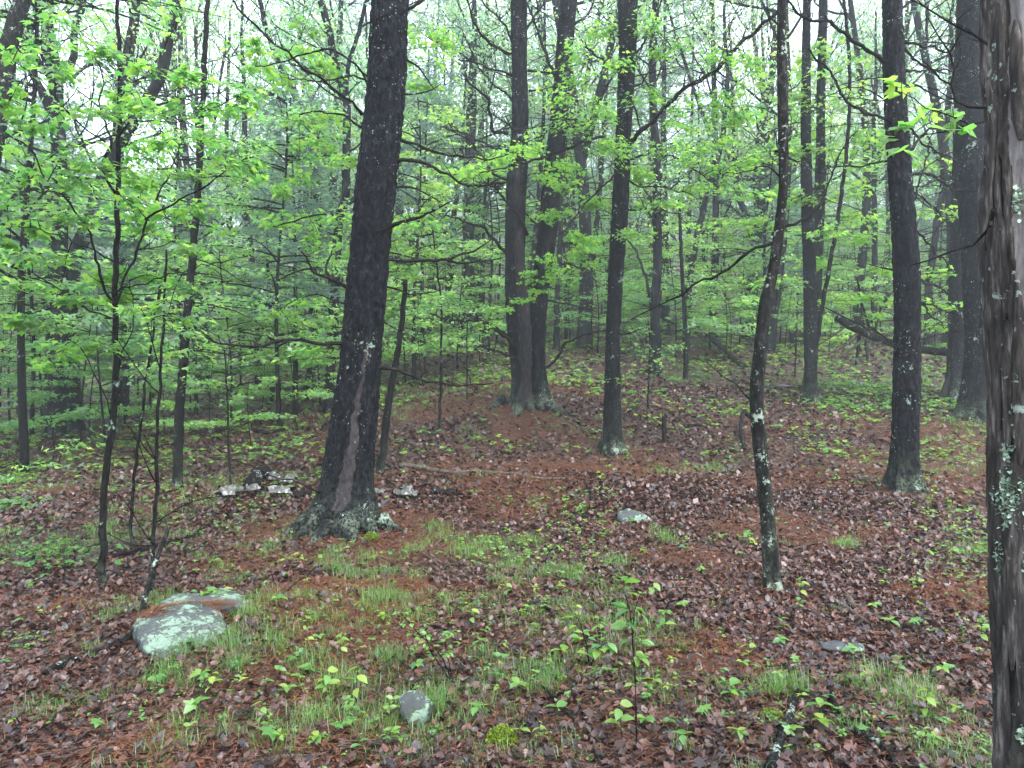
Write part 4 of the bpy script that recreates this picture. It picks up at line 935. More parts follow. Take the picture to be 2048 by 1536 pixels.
def white_pine(seed, h=13, r=.13, live=.35, plume=1.):
    rs = random.Random(seed)
    root = empty('white_pine', (0, 0, 0), 'x', 'tree', 'blue-green pines standing in the haze')
    mb = MB(); k = 26; zz = np.linspace(-.5, h, k)
    S = np.stack([.1*np.sin(zz*.3+seed)+rs.uniform(-.02, .02)*zz, .1*np.cos(zz*.4+seed), zz], 1)
    tube(mb, S, r*np.interp(zz, [-.5, 0, .6, h], [1.5, 1.25, 1, .12]), 10, 0, 0, .05)
    cr = MB(); pos = []
    z = h*.08
    while z < h*.97:
        n = rs.choice([3, 4, 5]); a0 = rs.uniform(0, 6.28); alive = z > h*live*rs.uniform(.7, 1.15)
        Lm = h*.19*(1-.75*max(0, z/h-.2)) * (1 if alive else rs.uniform(.6, 1))
        for b in range(n):
            a = a0+b*6.283/n+rs.uniform(-.3, .3); L = Lm*rs.uniform(.7, 1.1); i = int((z+.5)/(h+.5)*(k-1)); c = S[i]
            pts = np.array([[c[0]+math.cos(a)*L*t, c[1]+math.sin(a)*L*t, z+L*(.22*t-.12*t*t*(2 if not alive else .3))+rs.uniform(-.03, .03)] for t in np.linspace(0, 1, 6)])
            tube(cr, pts, np.linspace(r*.16, r*.04, 6), 4, 0, .5, cap=False)
            for q in range(4):
                p = pts[rs.choice([2, 3, 4])]; aa = a+rs.choice([-1, 1])*rs.uniform(.5, 1.1); l = L*.4
                e = p+np.array([math.cos(aa)*l, math.sin(aa)*l, rs.uniform(-.1, .15)*l]); tube(cr, [p, (p+e)/2+[0, 0, .02], e], [r*.05, r*.04, r*.025], 3, 0, .5, cap=False)
                if alive:
                    for s in range(int(5*plume)): t = rs.uniform(.25, 1.05); pos.append(p+(e-p)*t+np.array([rs.gauss(0, .09), rs.gauss(0, .09), rs.gauss(0, .05)]))
            if alive:
                for s in range(int(9*plume)): t = rs.uniform(.35, 1.05); q = pts[0]+(pts[-1]-pts[0])*t; pos.append(q+np.array([rs.gauss(0, .12), rs.gauss(0, .12), rs.gauss(0, .06)]))
        z += h*rs.uniform(.035, .055)
    needle_tufts(cr, np.array(pos), .17, 7, 1, .1)
    mb.obj('trunk', M['far_bark'], root, True)
    cr.obj('crown', [M['far_bark'], M['needle']], root)
    return root
def understory(seed, h=4.0, spread=1.5, layers=17, nleaf=60, size=.09, name='understory_maple', group='leafy understory maples below the tall trees'):
    rs = random.Random(seed); r_ = np.random.default_rng(seed)
    root = empty(name, (0, 0, 0), 'x', 'sapling', group)
    mb = MB(); zz = np.linspace(-.2, h, 16); S = np.stack([.12*np.sin(zz*.8+seed)*zz/h*1.5, .12*np.cos(zz*.9+seed)*zz/h*1.5, zz], 1)
    tube(mb, S, np.linspace(.008*h, .002*h, 16), 7, 0, .5, .05)
    cr = MB(); PP = []; YY = []
    for q in range(layers):
        z = h*rs.uniform(.22, 1.0); a = rs.uniform(0, 6.28); L = spread*rs.uniform(.45, 1.0)*(1.1-.55*z/h); i = int((z+.2)/(h+.2)*15); c = S[min(i, 15)]
        pts = np.array([[c[0]+math.cos(a)*L*t, c[1]+math.sin(a)*L*t, z+L*(.30*t-.22*t*t)] for t in np.linspace(0, 1, 6)])
        tube(cr, pts, np.linspace(.0035*h, .0012*h, 6), 4, 0, .5, cap=False)
        for w in range(5):
            p = pts[rs.choice([2, 3, 4, 5])]; aa = a+rs.choice([-1, 1])*rs.uniform(.2, 1.2); l = L*rs.uniform(.3, .6)
            e = p+np.array([math.cos(aa)*l, math.sin(aa)*l, rs.uniform(-.12, .05)*l]); tube(cr, [p, (p+e)/2, e], [.0012*h, .001*h, .0007*h], 3, 0, .5, cap=False)
            m = nleaf//5; t = r_.uniform(.15, 1.1, m)
            PP.append(p+(e-p)*t[:, None]+r_.normal(size=(m, 3))*np.array([.07, .07, .025])); YY.append(aa-math.pi/2+r_.uniform(-1.3, 1.3, m))
    PP = np.concatenate(PP); YY = np.concatenate(YY); n = len(PP)
    leaves(cr, PP, YY, r_.uniform(-.7, .2, n), r_.normal(0, .4, n), size*r_.uniform(.6, 1.15, n), MID, 1, np.clip(r_.normal(.5, .25, n), 0, 1))
    mb.obj('trunk', M['thin_bark'], root, True); cr.obj('crown', [M['thin_bark'], M['under']], root)
    return root

items = []
class Pool:
    def __init__(s, protos): s.p = protos; s.used = [False]*len(protos)
    def put(s, i, x, y, rz, sc_, desc):
        i %= len(s.p); loc = (x, y, float(H(x, y)))
        if not s.used[i]:
            o = s.p[i]; s.used[i] = True; o.location = loc; o.rotation_euler = (0, 0, rz); o.scale = (sc_,)*3
        else: o = copy_thing(s.p[i], loc, rz, sc_)
        items.append((o, desc, 1024+x/max(y, .1)*F)); return o
    def finish(s):
        for u_, o in zip(s.used, s.p):
            if not u_:
                for c in list(o.children): bpy.data.objects.remove(c)
                bpy.data.objects.remove(o)

# hand-placed middle-distance trunks
def mid_tree(path, w0, w1, Y, name, label, cat='tree', fork=None, leafn=5, seed=1, mat='far_bark', limbs=7, limb_h=(3, 11), top=15, llen=2.2):
    rs = random.Random(seed)
    x0 = (path[0][0]-1024)*Y/F; b = np.array([x0, Y, float(H(x0, Y))])
    root = empty(name, b, label, cat)
    mb = MB(); ends = []; cr = MB()
    def stem(pts, w0, w1, ext=True):
        q = np.array(pts, float); W = np.stack([(q[:, 0]-1024)*Y/F, np.full(len(q), Y), CH-(q[:, 1]-768)*Y/F], 1)
        if ext and W[-1][2] < top:
            d = W[-1]-W[-2]; d /= np.linalg.norm(d); d = d*.5+np.array([0, 0, .5]); W = np.vstack([W, W[-1]+d*(top-W[-1][2])])
        k = 60; S = smooth_path(W, k); r_ = np.random.default_rng(seed); j = r_.normal(size=(k, 3))*.03; S = S+(j+np.roll(j, 1, 0)+np.roll(j, -1, 0))/3
        tube(mb, S, np.interp(np.linspace(0, 1, k), [0, .05, .7, 1], [w0*.75, w0*.5, w1*.5, w1*.2])*Y/F, 12, 0, 0, .08)
        return S
    S = stem([(path[0][0], pix(b)[1]+12)]+list(path[1:]), w0, w1)
    SS = [S]
    for f in (fork or []): SS.append(stem(f[0], f[1], f[2]))
    for S in SS:
        for q in range(limbs):
            hz = b[2]+rs.uniform(*limb_h); i = int(np.argmin(abs(S[:, 2]-hz))); a = rs.uniform(0, 6.28)
            grow(cr, S[i], (math.cos(a), math.sin(a), rs.uniform(0, .9)), llen*rs.uniform(.6, 1.1), w1*.16*Y/F, 1, ends, rs, maxl=3)
    E = np.array(ends); n = len(E); r_ = np.random.default_rng(seed+5); nn = int(n*leafn)
    if nn:
        pos = E[r_.integers(0, n, nn)]+r_.normal(size=(nn, 3))*np.array([.25, .25, .12])
        leaves(cr, pos, r_.uniform(-3.14, 3.14, nn), r_.uniform(-.9, .3, nn), r_.normal(0, .5, nn), r_.uniform(.06, .12, nn), MID if Y < 19 else FAR, 1, np.clip(r_.normal(.5, .25, nn), 0, 1))
    mb.obj('trunk', M[mat], root, True); cr.obj('crown', [M[mat], M['canopy']], root)
    return root
mid_tree([(112, 885), (112, 700), (116, 560), (124, 450), (118, 300), (112, 180), (95, 60), (88, -10)], 34, 22, 17, 'oak_tree', 'tall grey-barked oak standing upright at the far left, sky behind its top', leafn=3, seed=3, fork=[([(118, 300), (90, 200), (60, 120), (48, 40), (30, -20)], 16, 12), ([(115, 160), (140, 130), (150, 70), (165, 10)], 14, 9)])
mid_tree([(142, 885), (140, 720), (136, 600), (150, 510), (175, 452), (198, 385), (219, 328), (256, 260), (296, 196), (322, 150), (333, 95), (342, 40), (350, -20)], 38, 19, 17.8, 'oak_tree', 'oak with a trunk bending strongly right above the near sapling', leafn=3, seed=4)
mid_tree([(236, 800), (240, 640), (240, 500), (236, 380), (235, 280), (246, 180), (254, 120), (264, 60), (274, -10)], 26, 22, 21, 'oak_tree', 'upright oak stem directly behind the near maple sapling, dark against bright sky', leafn=2, seed=6, fork=[([(240, 180), (210, 135), (180, 130), (150, 150)], 9, 5)])
mid_tree([(-70, 960), (-50, 600), (-20, 330), (2, 210), (12, 140), (22, 80), (46, -10)], 34, 30, 12, 'oak_tree', 'leaning lichened oak cut by the top left corner', leafn=2, seed=7, mat='spot_bark')
mid_tree([(618, 720), (625, 640), (632, 520), (635, 430), (628, 330), (612, 250), (585, 180), (560, 130)], 19, 11, 20, 'hardwood_tree', 'slim trunk bending left, just left of the big leaning pine', seed=8)
mid_tree([(658, 760), (665, 660), (672, 560), (680, 440), (690, 380), (694, 280), (692, 200), (676, 150), (655, 60), (640, -10)], 20, 14, 17, 'hardwood_tree', 'winding trunk tucked close against the left side of the big leaning pine', seed=9, fork=[([(690, 200), (700, 120), (720, 60), (735, -10)], 9, 6)])
mid_tree([(930, 760), (935, 600), (938, 400), (941, 250), (948, 100), (952, -20)], 26, 19, 27, 'hardwood_tree', 'hazy straight trunk midway between the big leaning pine and the double pine', seed=10)
mid_tree([(905, 740), (902, 600), (900, 480), (915, 380)], 13, 9, 29, 'hardwood_tree', 'faint thin trunk close left of the hazy straight trunk', seed=11, top=14)
mid_tree([(1112, 742), (1115, 600), (1120, 470), (1125, 330)], 12, 8, 24, 'hardwood_tree', 'thin upright trunk close right of the double pine', seed=12)
mid_tree([(1155, 692), (1170, 620), (1186, 510), (1200, 380)], 13, 8, 27, 'hardwood_tree', 'thin trunk leaning right, between the double pine and the middle maple', seed=13)
mid_tree([(1312, 742), (1312, 600), (1315, 400), (1312, 300), (1305, 150), (1312, 0)], 20, 14, 19.5, 'hardwood_tree', 'plain dark trunk just right of the middle maple', seed=14)
mid_tree([(1372, 700), (1375, 600), (1390, 490), (1410, 400), (1440, 290), (1455, 180), (1450, 60)], 14, 9, 24, 'hardwood_tree', 'slender trunk leaning right, halfway from middle maple to crooked trunk', seed=15)
mid_tree([(1500, 660), (1503, 600), (1512, 500), (1520, 430), (1515, 340), (1525, 250), (1545, 150), (1550, 20)], 30, 18, 28, 'hardwood_tree', 'stout mossy forked trunk close left of the crooked trunk', seed=16, fork=[([(1510, 500), (1495, 440), (1478, 400), (1470, 300)], 13, 9)])
mid_tree([(1306, 700), (1300, 600), (1280, 520), (1256, 483), (1240, 470), (1230, 480)], 10, 5, 22, 'arched_tree', 'thin arching trunk bowed over behind the middle maple', seed=17, top=4, limbs=2, limb_h=(1, 3))
mid_tree([(1855, 660), (1858, 560), (1868, 480), (1885, 380), (1895, 250)], 15, 10, 25, 'hardwood_tree', 'slim trunk between the straight pine and the thick pines', seed=18)
mid_tree([(1745, 640), (1750, 500), (1748, 300), (1752, 100)], 12, 8, 27, 'hardwood_tree', 'slim upright trunk close left of the straight pine', seed=19)
mid_tree([(520, 760), (512, 640), (503, 520), (495, 440), (490, 300)], 14, 9, 24, 'hardwood_tree', 'thin trunk tilting left between the young oak and the leaning pine', seed=20)
mid_tree([(805, 720), (815, 560), (835, 400), (850, 250), (858, 100)], 13, 8, 30, 'hardwood_tree', 'faint trunk close right of the big leaning pine', seed=21)

under = Pool([understory(501, 4.8, 1.8, 28, 95, .08), understory(502, 3.6, 1.7, 23, 95, .08), understory(503, 6.2, 2.1, 32, 95, .085), understory(504, 2.4, 1.2, 15, 65, .09), understory(505, 1.5, .9, 10, 50, .085)])
young = Pool([white_pine(611, 6.5, .05, .25, .9), white_pine(612, 8.0, .06, .40, .8)])
pines = Pool([white_pine(601, 17, .17, .30), white_pine(602, 14, .14, .22), white_pine(603, 19, .18, .42)])
hards = Pool([hardwood(701, 19, .17), hardwood(702, 16, .13), hardwood(703, 21, .20), hardwood(704, 17, .15, fork=False), hardwood(705, 14, .10, fork=False, dense=1.3)])
def band(y): return 'faintest' if y > 72 else 'hazy' if y > 50 else 'distant' if y > 36 else 'farther' if y > 26 else 'nearer' if y > 18 else 'nearest'
rs = random.Random(99)
# understory, hand-placed (u, v of the foot, which, scale)
for u, v, k, s in [(420, 865, 3, 1.0), (520, 850, 4, 1.2), (590, 840, 3, 1.0), (640, 812, 1, .8), (480, 800, 0, .8), (560, 795, 1, .9), (380, 830, 1, .75), (60, 880, 1, .8), (180, 880, 3, 1.), (20, 860, 0, .8), (250, 850, 0, .75), (300, 820, 2, .8),
                   (810, 770, 3, 1.3), (850, 745, 1, 1.0), (760, 760, 0, 1.), (915, 740, 1, 1.0), (960, 730, 4, 1.5), (1350, 720, 1, .9), (1420, 700, 0, 1.), (1480, 690, 1, 1.1), (1310, 715, 3, 1.1), (1450, 725, 4, 1.6), (1560, 690, 1, 1.), (1650, 672, 0, .9),
                   (1700, 690, 3, 1.2), (1760, 668, 1, 1.1), (1870, 690, 1, .9), (1870, 705, 4, 1.3), (1140, 690, 1, 1.), (1180, 680, 3, 1.2), (1230, 700, 3, 1.1), (700, 800, 0, .8), (110, 905, 4, 1.), (660, 850, 4, .9), (330, 870, 4, 1.), (1960, 700, 1, 1.)]:
    Y = hit(u, v); x = (u-1024)*Y/F
    under.put(k, x, Y, rs.uniform(0, 6.28), s*rs.uniform(.92, 1.08), f'{band(Y)} bright {"low bush-like" if k > 2 else "leafy"} maple sapling')
def scatter(pool, n, y0, y1, desc, sc0, sc1, seed, gap=1.6, urange=(-260, 2320), avoid=None, power=1.4):
    rs = random.Random(seed); got = []; tries = 0
    while len(got) < n and tries < n*60:
        tries += 1
        y = y0+(y1-y0)*rs.random()**power; u = rs.uniform(*urange); x = (u-1024)*y/F
        if avoid and avoid(u, y): continue
        if any((x-a)**2+(y-b)**2 < gap*gap for a, b in got): continue
        got.append((x, y)); pool.put(rs.randrange(len(pool.p)), x, y, rs.uniform(0, 6.28), rs.uniform(sc0, sc1), f'{band(y)} {desc}')
under_min = lambda u, y: y < (13 if u < 640 else 18 if u < 1000 else 22) or (u < 640 and y > 26 and int(y*7) % 3 > 0)
scatter(under, 215, 13, 75, 'bright leafy maple sapling', .8, 1.6, 1, 1.0, avoid=under_min)
scatter(young, 20, 22, 50, 'young blue-green pine', .8, 1.3, 2, 2.0, avoid=lambda u, y: (u > 1050 and y < 26))
scatter(young, 6, 17, 26, 'young blue-green pine', .8, 1.2, 12, 1.5, urange=(-100, 640))
scatter(pines, 75, 28, 105, 'tall blue-green pine', .8, 1.2, 3, 2.2)
scatter(hards, 130, 24, 110, 'tall thin-crowned hardwood', .8, 1.25, 4, 2.0, avoid=lambda u, y: 90 < u < 380 and y < 70)
BACK = random.Random(5)
back = []
for k in range(26):   # the wood goes on behind the viewpoint: unseen trees, added for their shade
    a = BACK.uniform(.58, 1.42)*math.pi+math.pi*.5; d = BACK.uniform(5, 22); x, y = math.sin(a-math.pi*.5)*d*0+math.cos(a)*d, math.sin(a)*d
    if y > 1: continue
    pool = (hards, pines, under, under)[k % 4]; i_ = BACK.randrange(len(pool.p)); n0 = len(items); o = pool.put(i_, x, y, BACK.uniform(0, 6.28), BACK.uniform(.9, 1.3), 'x'); items.pop(); back.append(o)
for o in back:
    kind_ = o.name.split('.')[0].replace('_', ' ')
    o['label'] = f'{kind_} in the wood behind the viewpoint, out of the picture'; o['group'] = f'{kind_}s behind the viewpoint'
for p_ in (under, young, pines, hards): p_.finish()
# the wooded hillside beyond, where single trees no longer read
dw = MB(); r_ = np.random.default_rng(12); n = 2300
cy0 = 85+85*r_.random(n); cx0 = cy0*r_.uniform(-.95, .95, n); ch = r_.uniform(2, 15, n)
k = 26; cr_ = r_.uniform(1.2, 2.6, n)
q = r_.normal(size=(n, k, 3)); q /= np.linalg.norm(q, axis=2)[:, :, None]; q *= (cr_[:, None]*r_.random((n, k))**.4)[:, :, None]
pos = np.stack([cx0, cy0, H(cx0, cy0)+ch], 1)[:, None]+q*np.array([1, 1, .8]); pos = pos.reshape(-1, 3); m_ = len(pos)
leaves(dw, pos, r_.uniform(-3.14, 3.14, m_), r_.uniform(-1, .6, m_), r_.normal(0, .7, m_), r_.uniform(.35, .8, m_), FAR, 0, np.clip(np.repeat(r_.normal(.45, .25, n), k)+r_.normal(0, .1, m_), 0, 1))
dw.obj('distant_woods', M['canopy'], kind='stuff')
finish_labels(items)
# ------------------------------------------------------------------ rocks
def hull_rock(name, pts, mat, parent, sub=4, amp=.02, seed=0, mask=0., sm=.35):
    bm = bmesh.new()
    for p in pts: bm.verts.new(tuple(p))
    r = bmesh.ops.convex_hull(bm, input=bm.verts)
    bmesh.ops.delete(bm, geom=[g for g in r['geom_interior'] if isinstance(g, bmesh.types.BMVert)], context='VERTS')
    for s in range(sub):
        bmesh.ops.subdivide_edges(bm, edges=[e for e in bm.edges if e.calc_length() > .035], cuts=1, use_grid_fill=True)
        bmesh.ops.triangulate(bm, faces=bm.faces)
        if s < 3: bmesh.ops.smooth_vert(bm, verts=bm.verts, factor=sm, use_axis_x=True, use_axis_y=True, use_axis_z=True)
    bm.verts.ensure_lookup_table(); bm.normal_update()
    V = np.array([v.co for v in bm.verts]); Nn = np.array([v.normal for v in bm.verts])
    d = (fbm(V[:, 0]*5, V[:, 1]*5, V[:, 2]*7, seed, 4)-.5)*amp*2+(np.abs(vnoise(V[:, 0]*14, V[:, 1]*14, V[:, 2]*26, seed+3)-.5))*amp*.8
    V = V+Nn*d[:, None]
    T = np.array([[v.index for v in f.verts] for f in bm.faces])
    bm.free()
    mb = MB(); mb.add(V, T, None, 0, 0, mask)
    return mb.obj(name, mat, parent, True)
def PX(l): return [P(u, v, Y) for u, v, Y in l]
BF = hit(345, 1318)/4.35
b0 = P(350, 1245, 4.9); b0[2] = H(b0[0], b0[1])
boulder = empty('boulder', b0, 'largest boulder, pale green with lichen, in two parts with pine needles between them', 'boulder')
hull_rock('rock_front', PX([(u, v, Y*BF) for u, v, Y in [(300, 1322, 4.35), (400, 1302, 4.45), (285, 1300, 4.36), (262, 1245, 4.62), (272, 1225, 4.75), (425, 1202, 5.0), (330, 1222, 4.95), (452, 1246, 4.72), (440, 1215, 4.92), (292, 1244, 4.62), (320, 1318, 4.3), (400, 1306, 4.36), (445, 1280, 4.5), (300, 1360, 4.45), (440, 1330, 4.7), (420, 1290, 5.4), (280, 1290, 5.3)]]), M['rock'], boulder, 5, .045, 3, .55, .25)
hull_rock('rock_back', PX([(u, v, Y*BF) for u, v, Y in [(318, 1200, 5.25), (345, 1185, 5.4), (378, 1178, 5.5), (440, 1177, 5.55), (490, 1187, 5.5), (524, 1203, 5.35), (520, 1216, 5.15), (430, 1214, 4.95), (335, 1232, 4.98), (330, 1290, 5.1), (520, 1260, 5.3), (430, 1260, 5.9), (350, 1260, 5.8)]]), M['rock'], boulder, 5, .045, 9, .55, .25)
def stone(name, pts, label, mat='rock', amp=.010, seed=1, cat='rock', mask=.1, foot=None):
    if foot: f_ = hit(foot[0], foot[1])/foot[2]; pts = [(u, v, Y*f_) for u, v, Y in pts]
    c = np.mean(PX(pts), 0); c[2] = float(H(c[0], c[1]))
    o = hull_rock(name, PX(pts), M[mat], None, 4, amp, seed, mask, .22)
    me = o.data; V = np.zeros(len(me.vertices)*3); me.vertices.foreach_get('co', V); V = V.reshape(-1, 3)-c; me.vertices.foreach_set('co', V.ravel()); o.location = tuple(c)
    return tag(o, label, cat)
stone('rock', [(795, 1390, 3.52), (812, 1378, 3.55), (848, 1379, 3.55), (866, 1396, 3.54), (852, 1446, 3.48), (822, 1454, 3.45), (802, 1436, 3.47), (800, 1400, 3.50), (830, 1475, 3.55), (866, 1440, 3.80), (802, 1440, 3.80)], 'grey upright rock with lichen low in the middle foreground, left of the yellow-green moss', mask=1., seed=5, foot=(825, 1458, 3.5), amp=.035)
stone('flat_rock', [(1632, 1282, 4.62), (1660, 1276, 4.66), (1735, 1284, 4.64), (1738, 1300, 4.56), (1700, 1304, 4.5), (1640, 1296, 4.54), (1690, 1330, 4.7)], 'thin flat grey slab of rock right of the crooked trunk, near the foreground', amp=.005, seed=6, mask=0, foot=(1690, 1302, 4.6))
stone('rock', [(1226, 1038, 6.5), (1232, 1018, 6.52), (1250, 1012, 6.55), (1275, 1020, 6.55), (1305, 1034, 6.55), (1310, 1042, 6.5), (1270, 1042, 6.45), (1240, 1044, 6.45), (1260, 1070, 6.6), (1300, 1060, 6.9)], 'pale lichened rock with a dark tapering tail, below the middle maple', amp=.012, seed=7, mask=.5, foot=(1265, 1047, 6.5))
def pebble(u, v, w, h, label, mat='pebble', seed=1):
    p = gp(u, v); Y = p[1]; s = Y/F; r = random.Random(seed)
    pts = []
    for k in range(12):
        a = r.uniform(0, 6.28); e = r.uniform(-.9, 1)
        pts.append(p+np.array([math.cos(a)*w*s*.5*math.sqrt(1-e*e*.8), math.sin(a)*w*s*.45*math.sqrt(1-e*e*.8), h*s*.6*e]))
    o = hull_rock('stone', pts, M[mat], None, 2, .004, seed, 0, .15)
    V = np.zeros(len(o.data.vertices)*3); o.data.vertices.foreach_get('co', V); o.data.vertices.foreach_set('co', (V.reshape(-1, 3)-p).ravel()); o.location = tuple(p)
    return tag(o, label, 'stone')
for k, (u, v, w, h, l) in enumerate([(85, 1218, 34, 20, 'rounded brownish stone in the dead leaves, left of the lichened boulder'), (120, 1220, 30, 12, 'flat stone touching the rounded brownish stone left of the boulder'), (138, 1492, 40, 12, 'flat grey stone low in the bottom left corner'),
        (1362, 1050, 22, 12, 'small pale stone between the middle maple and the crooked trunk'), (1480, 1005, 16, 8, 'tiny white stone just left of the crooked trunk'), (1755, 1028, 18, 9, 'pale stone in front of the straight pine'), (1718, 770, 22, 16, 'dark rounded stone between the slim pair and straight pine'),
        (1108, 1082, 14, 9, 'tiny white stone in open ground below the double pine'), (375, 1490, 70, 14, 'flat dark stone buried in leaves at the lower left'), (1160, 742, 16, 8, 'small pale stone right behind the double pine'), (1565, 775, 60, 9, 'low flat lichened stone between the crooked trunk and slim pair'), (690, 1078, 26, 8, 'grey stone at the mossy foot of the big leaning pine')]):
    pebble(u, v, w, h, l, seed=20+k)

# ------------------------------------------------------------------ fallen wood
def ground_line(pts, lift=0., r=.02, k=40):
    W = []
    for q in pts:
        u, v = q[0], q[1]; up = q[2] if len(q) > 2 else 0
        p = gp(u, v); p = P(u, v, p[1]) if up == 0 else p+np.array([0, 0, up]); W.append(p+np.array([0, 0, lift]))
    return smooth_path(W, k)
def fallen(name, pts, w0, w1, label, mat='dead_wood', twigs=0, sides=9, follow=True, cat='branch', tlen=.3, seed=1, rough=.1):
    S = ground_line(pts); Y = S[:, 1].mean()
    rad = np.linspace(w0, w1, len(S))*.5*Y/F*(1+(np.random.default_rng(seed).random(len(S))-.5)*.25)
    rad = rad*1.15
    if not follow: S[:, 2] += .03
    if follow: S[:, 2] = np.maximum(S[:, 2], H(S[:, 0], S[:, 1])+rad*.5+(.022 if Y < 9 else .01))
    root = S[0].copy(); root[2] = H(root[0], root[1])
    mb = MB(); mbt = MB(); tube(mb, S, rad, sides, 0, 0, rough)
    if twigs:
        r = empty(name, root, label, cat)
        mb.obj('stem', M[mat], r, True)
        rs = random.Random(seed); E = side_twigs(mbt, S, twigs, tlen, rad.mean()*.35, rs=rs, up=.35)
        mbt.obj('side_twigs', M[mat], r, True, kind='stuff'); return r
    o = bpy.data.objects.new(name, mb.mesh(name, [M[mat]], root, True)); COL.objects.link(o); o.location = tuple(root)
    return tag(o, label, cat)
fallen('fallen_branch', [(800, 936), (830, 938), (870, 946), (910, 949), (960, 947), (1010, 950), (1060, 957), (1130, 960)], 11, 4, 'long curving dead branch lying between the leaning pine and the middle maple', 'pale_wood', 3, seed=1)
fallen('fallen_branch', [(1048, 958), (1044, 970), (1040, 984)], 4, 2, 'short side prong beneath the long curving dead branch', 'pale_wood', seed=2)
lb = fallen('lichened_branch', [(88, 1362), (130, 1336), (180, 1318), (222, 1302), (262, 1280), (290, 1230, .10), (308, 1200, .22), (325, 1185, .34), (338, 1178, .46)], 13, 8, 'dead branch crusted with white lichen, propped up against the left side of the boulder', 'spot_bark', 5, seed=3, follow=False)
fallen('fallen_branch', [(225, 1120), (300, 1102), (360, 1086), (430, 1052), (480, 1040)], 7, 3, 'long thin branch lying on the slope behind the boulder', 'dead_wood', 3, seed=4)
fallen('fallen_branch', [(55, 1134), (90, 1112), (130, 1106), (180, 1100), (205, 1092)], 8, 4, 'dark fallen branch left of the foot of the near maple sapling', 'dead_wood', 3, seed=5)
fallen('fallen_branch', [(80, 1146), (110, 1140), (138, 1142)], 8, 5, 'short dark piece of wood below the dark fallen branch on the left', 'dead_wood', seed=6)
fallen('fallen_branch', [(565, 1200), (590, 1176), (615, 1156), (632, 1146, .05)], 6, 3, 'short dark stick in front of the big leaning pine, right of the boulder', 'dead_wood', seed=7)
fallen('fallen_branch', [(1540, 1560), (1560, 1500), (1578, 1450), (1590, 1412), (1596, 1396, .02)], 17, 13, 'thick dark stick with white fungus dots at the bottom edge', 'spot_bark', seed=8)
fallen('fallen_branch', [(1660, 1392), (1680, 1440), (1700, 1470), (1740, 1500)], 11, 4, 'mossy stick in the foreground between thick dark stick and foreground trunk', 'spot_bark', 3, seed=9)
fallen('fallen_branch', [(1700, 1470), (1760, 1500), (1800, 1560)], 12, 8, 'rotting dark branch sliding out of the bottom right corner', 'dead_wood', seed=10)
fallen('fallen_branch', [(1310, 1190), (1380, 1182), (1412, 1190), (1440, 1212), (1470, 1240), (1500, 1256)], 5, 3, 'pale crooked lichened twig lying left of the crooked trunk foot', 'pale_wood', 4, seed=11, tlen=.2)
fallen('fallen_branch', [(1400, 1145), (1425, 1180), (1450, 1215)], 5, 3, 'thin lichened twig crossing the pale crooked twig', 'spot_bark', 2, seed=12, tlen=.15)
fallen('fallen_branch', [(1655, 1205), (1695, 1225), (1735, 1255)], 9, 5, 'pale broken branch right of the crooked trunk foot', 'pale_wood', 1, seed=13, tlen=.12)
fallen('fallen_branch', [(1695, 1205), (1706, 1222)], 13, 10, 'stubby tan chip of wood beside the pale broken branch', 'pale_wood', seed=14)
fallen('fallen_branch', [(1556, 1112), (1600, 1100), (1645, 1090)], 4, 2, 'straight pale stick pointing right from the crooked trunk', 'pale_wood', seed=15)
fallen('fallen_branch', [(1355, 995), (1395, 996), (1430, 1000)], 7, 4, 'dark stick left of the crooked trunk, above the white stone', 'dead_wood', seed=16)
fallen('fallen_branch', [(1660, 955), (1710, 968), (1770, 982), (1850, 990), (1930, 988)], 4, 2, 'long thin dark twig curving in front of the straight pine foot', 'dead_wood', 2, seed=17, tlen=.2)
fallen('fallen_branch', [(1843, 950), (1858, 952), (1868, 950)], 10, 6, 'dark knob of wood right against the straight pine foot', 'dead_wood', seed=18)
fallen('fallen_branch', [(1370, 858), (1395, 852), (1420, 860)], 5, 3, 'dark bent stick right of the short rotten snag', 'dead_wood', seed=19)
fallen('pale_branch', [(1368, 800), (1375, 808), (1390, 814)], 6, 4, 'short pale curved branch behind the short rotten snag', 'pale_wood', seed=20)
ar = fallen('arched_root', [(1500, 848, .10), (1490, 852, .22), (1483, 866, .14), (1485, 885), (1490, 902)], 9, 6, 'arched piece of dead root standing against the left side of the crooked trunk', 'dead_wood', seed=21, follow=False)
fallen('fallen_branch', [(870, 1098), (880, 1088), (895, 1080), (915, 1078)], 5, 3, 'small pale bent stick in the grass right of the big leaning pine', 'pale_wood', seed=22)
fallen('fallen_branch', [(830, 1102), (850, 1115), (880, 1140)], 4, 2, 'thin pale twig just below the small pale bent stick', 'pale_wood', seed=23)
fallen('fallen_branch', [(868, 984), (885, 992), (900, 990), (912, 984)], 15, 9, 'dark curved chunk of rotten wood right of the white bark pieces', 'dead_wood', 2, seed=24, tlen=.15)
fallen('fallen_branch', [(380, 872), (430, 866), (470, 864), (540, 868), (620, 860)], 10, 6, 'dark log across the slope between the young oak and the leaning pine', 'dead_wood', 5, seed=25)
fallen('fallen_branch', [(1395, 655, .3), (1420, 690, .25), (1450, 712, .12), (1490, 740)], 6, 10, 'dead forked limb sticking up left of the crooked trunk, far across the clearing', 'dead_wood', 6, seed=26, follow=False, tlen=.9)
fallen('fallen_branch', [(0, 992), (20, 998), (42, 1002)], 8, 5, 'dark stick end at the far left edge', 'dead_wood', seed=27)
fallen('fallen_branch', [(1150, 1458), (1100, 1400), (1040, 1340), (985, 1290)], 5, 2, 'long thin dark twig in the foreground left of the thin leafy stem', 'spot_bark', 4, seed=28, tlen=.2)
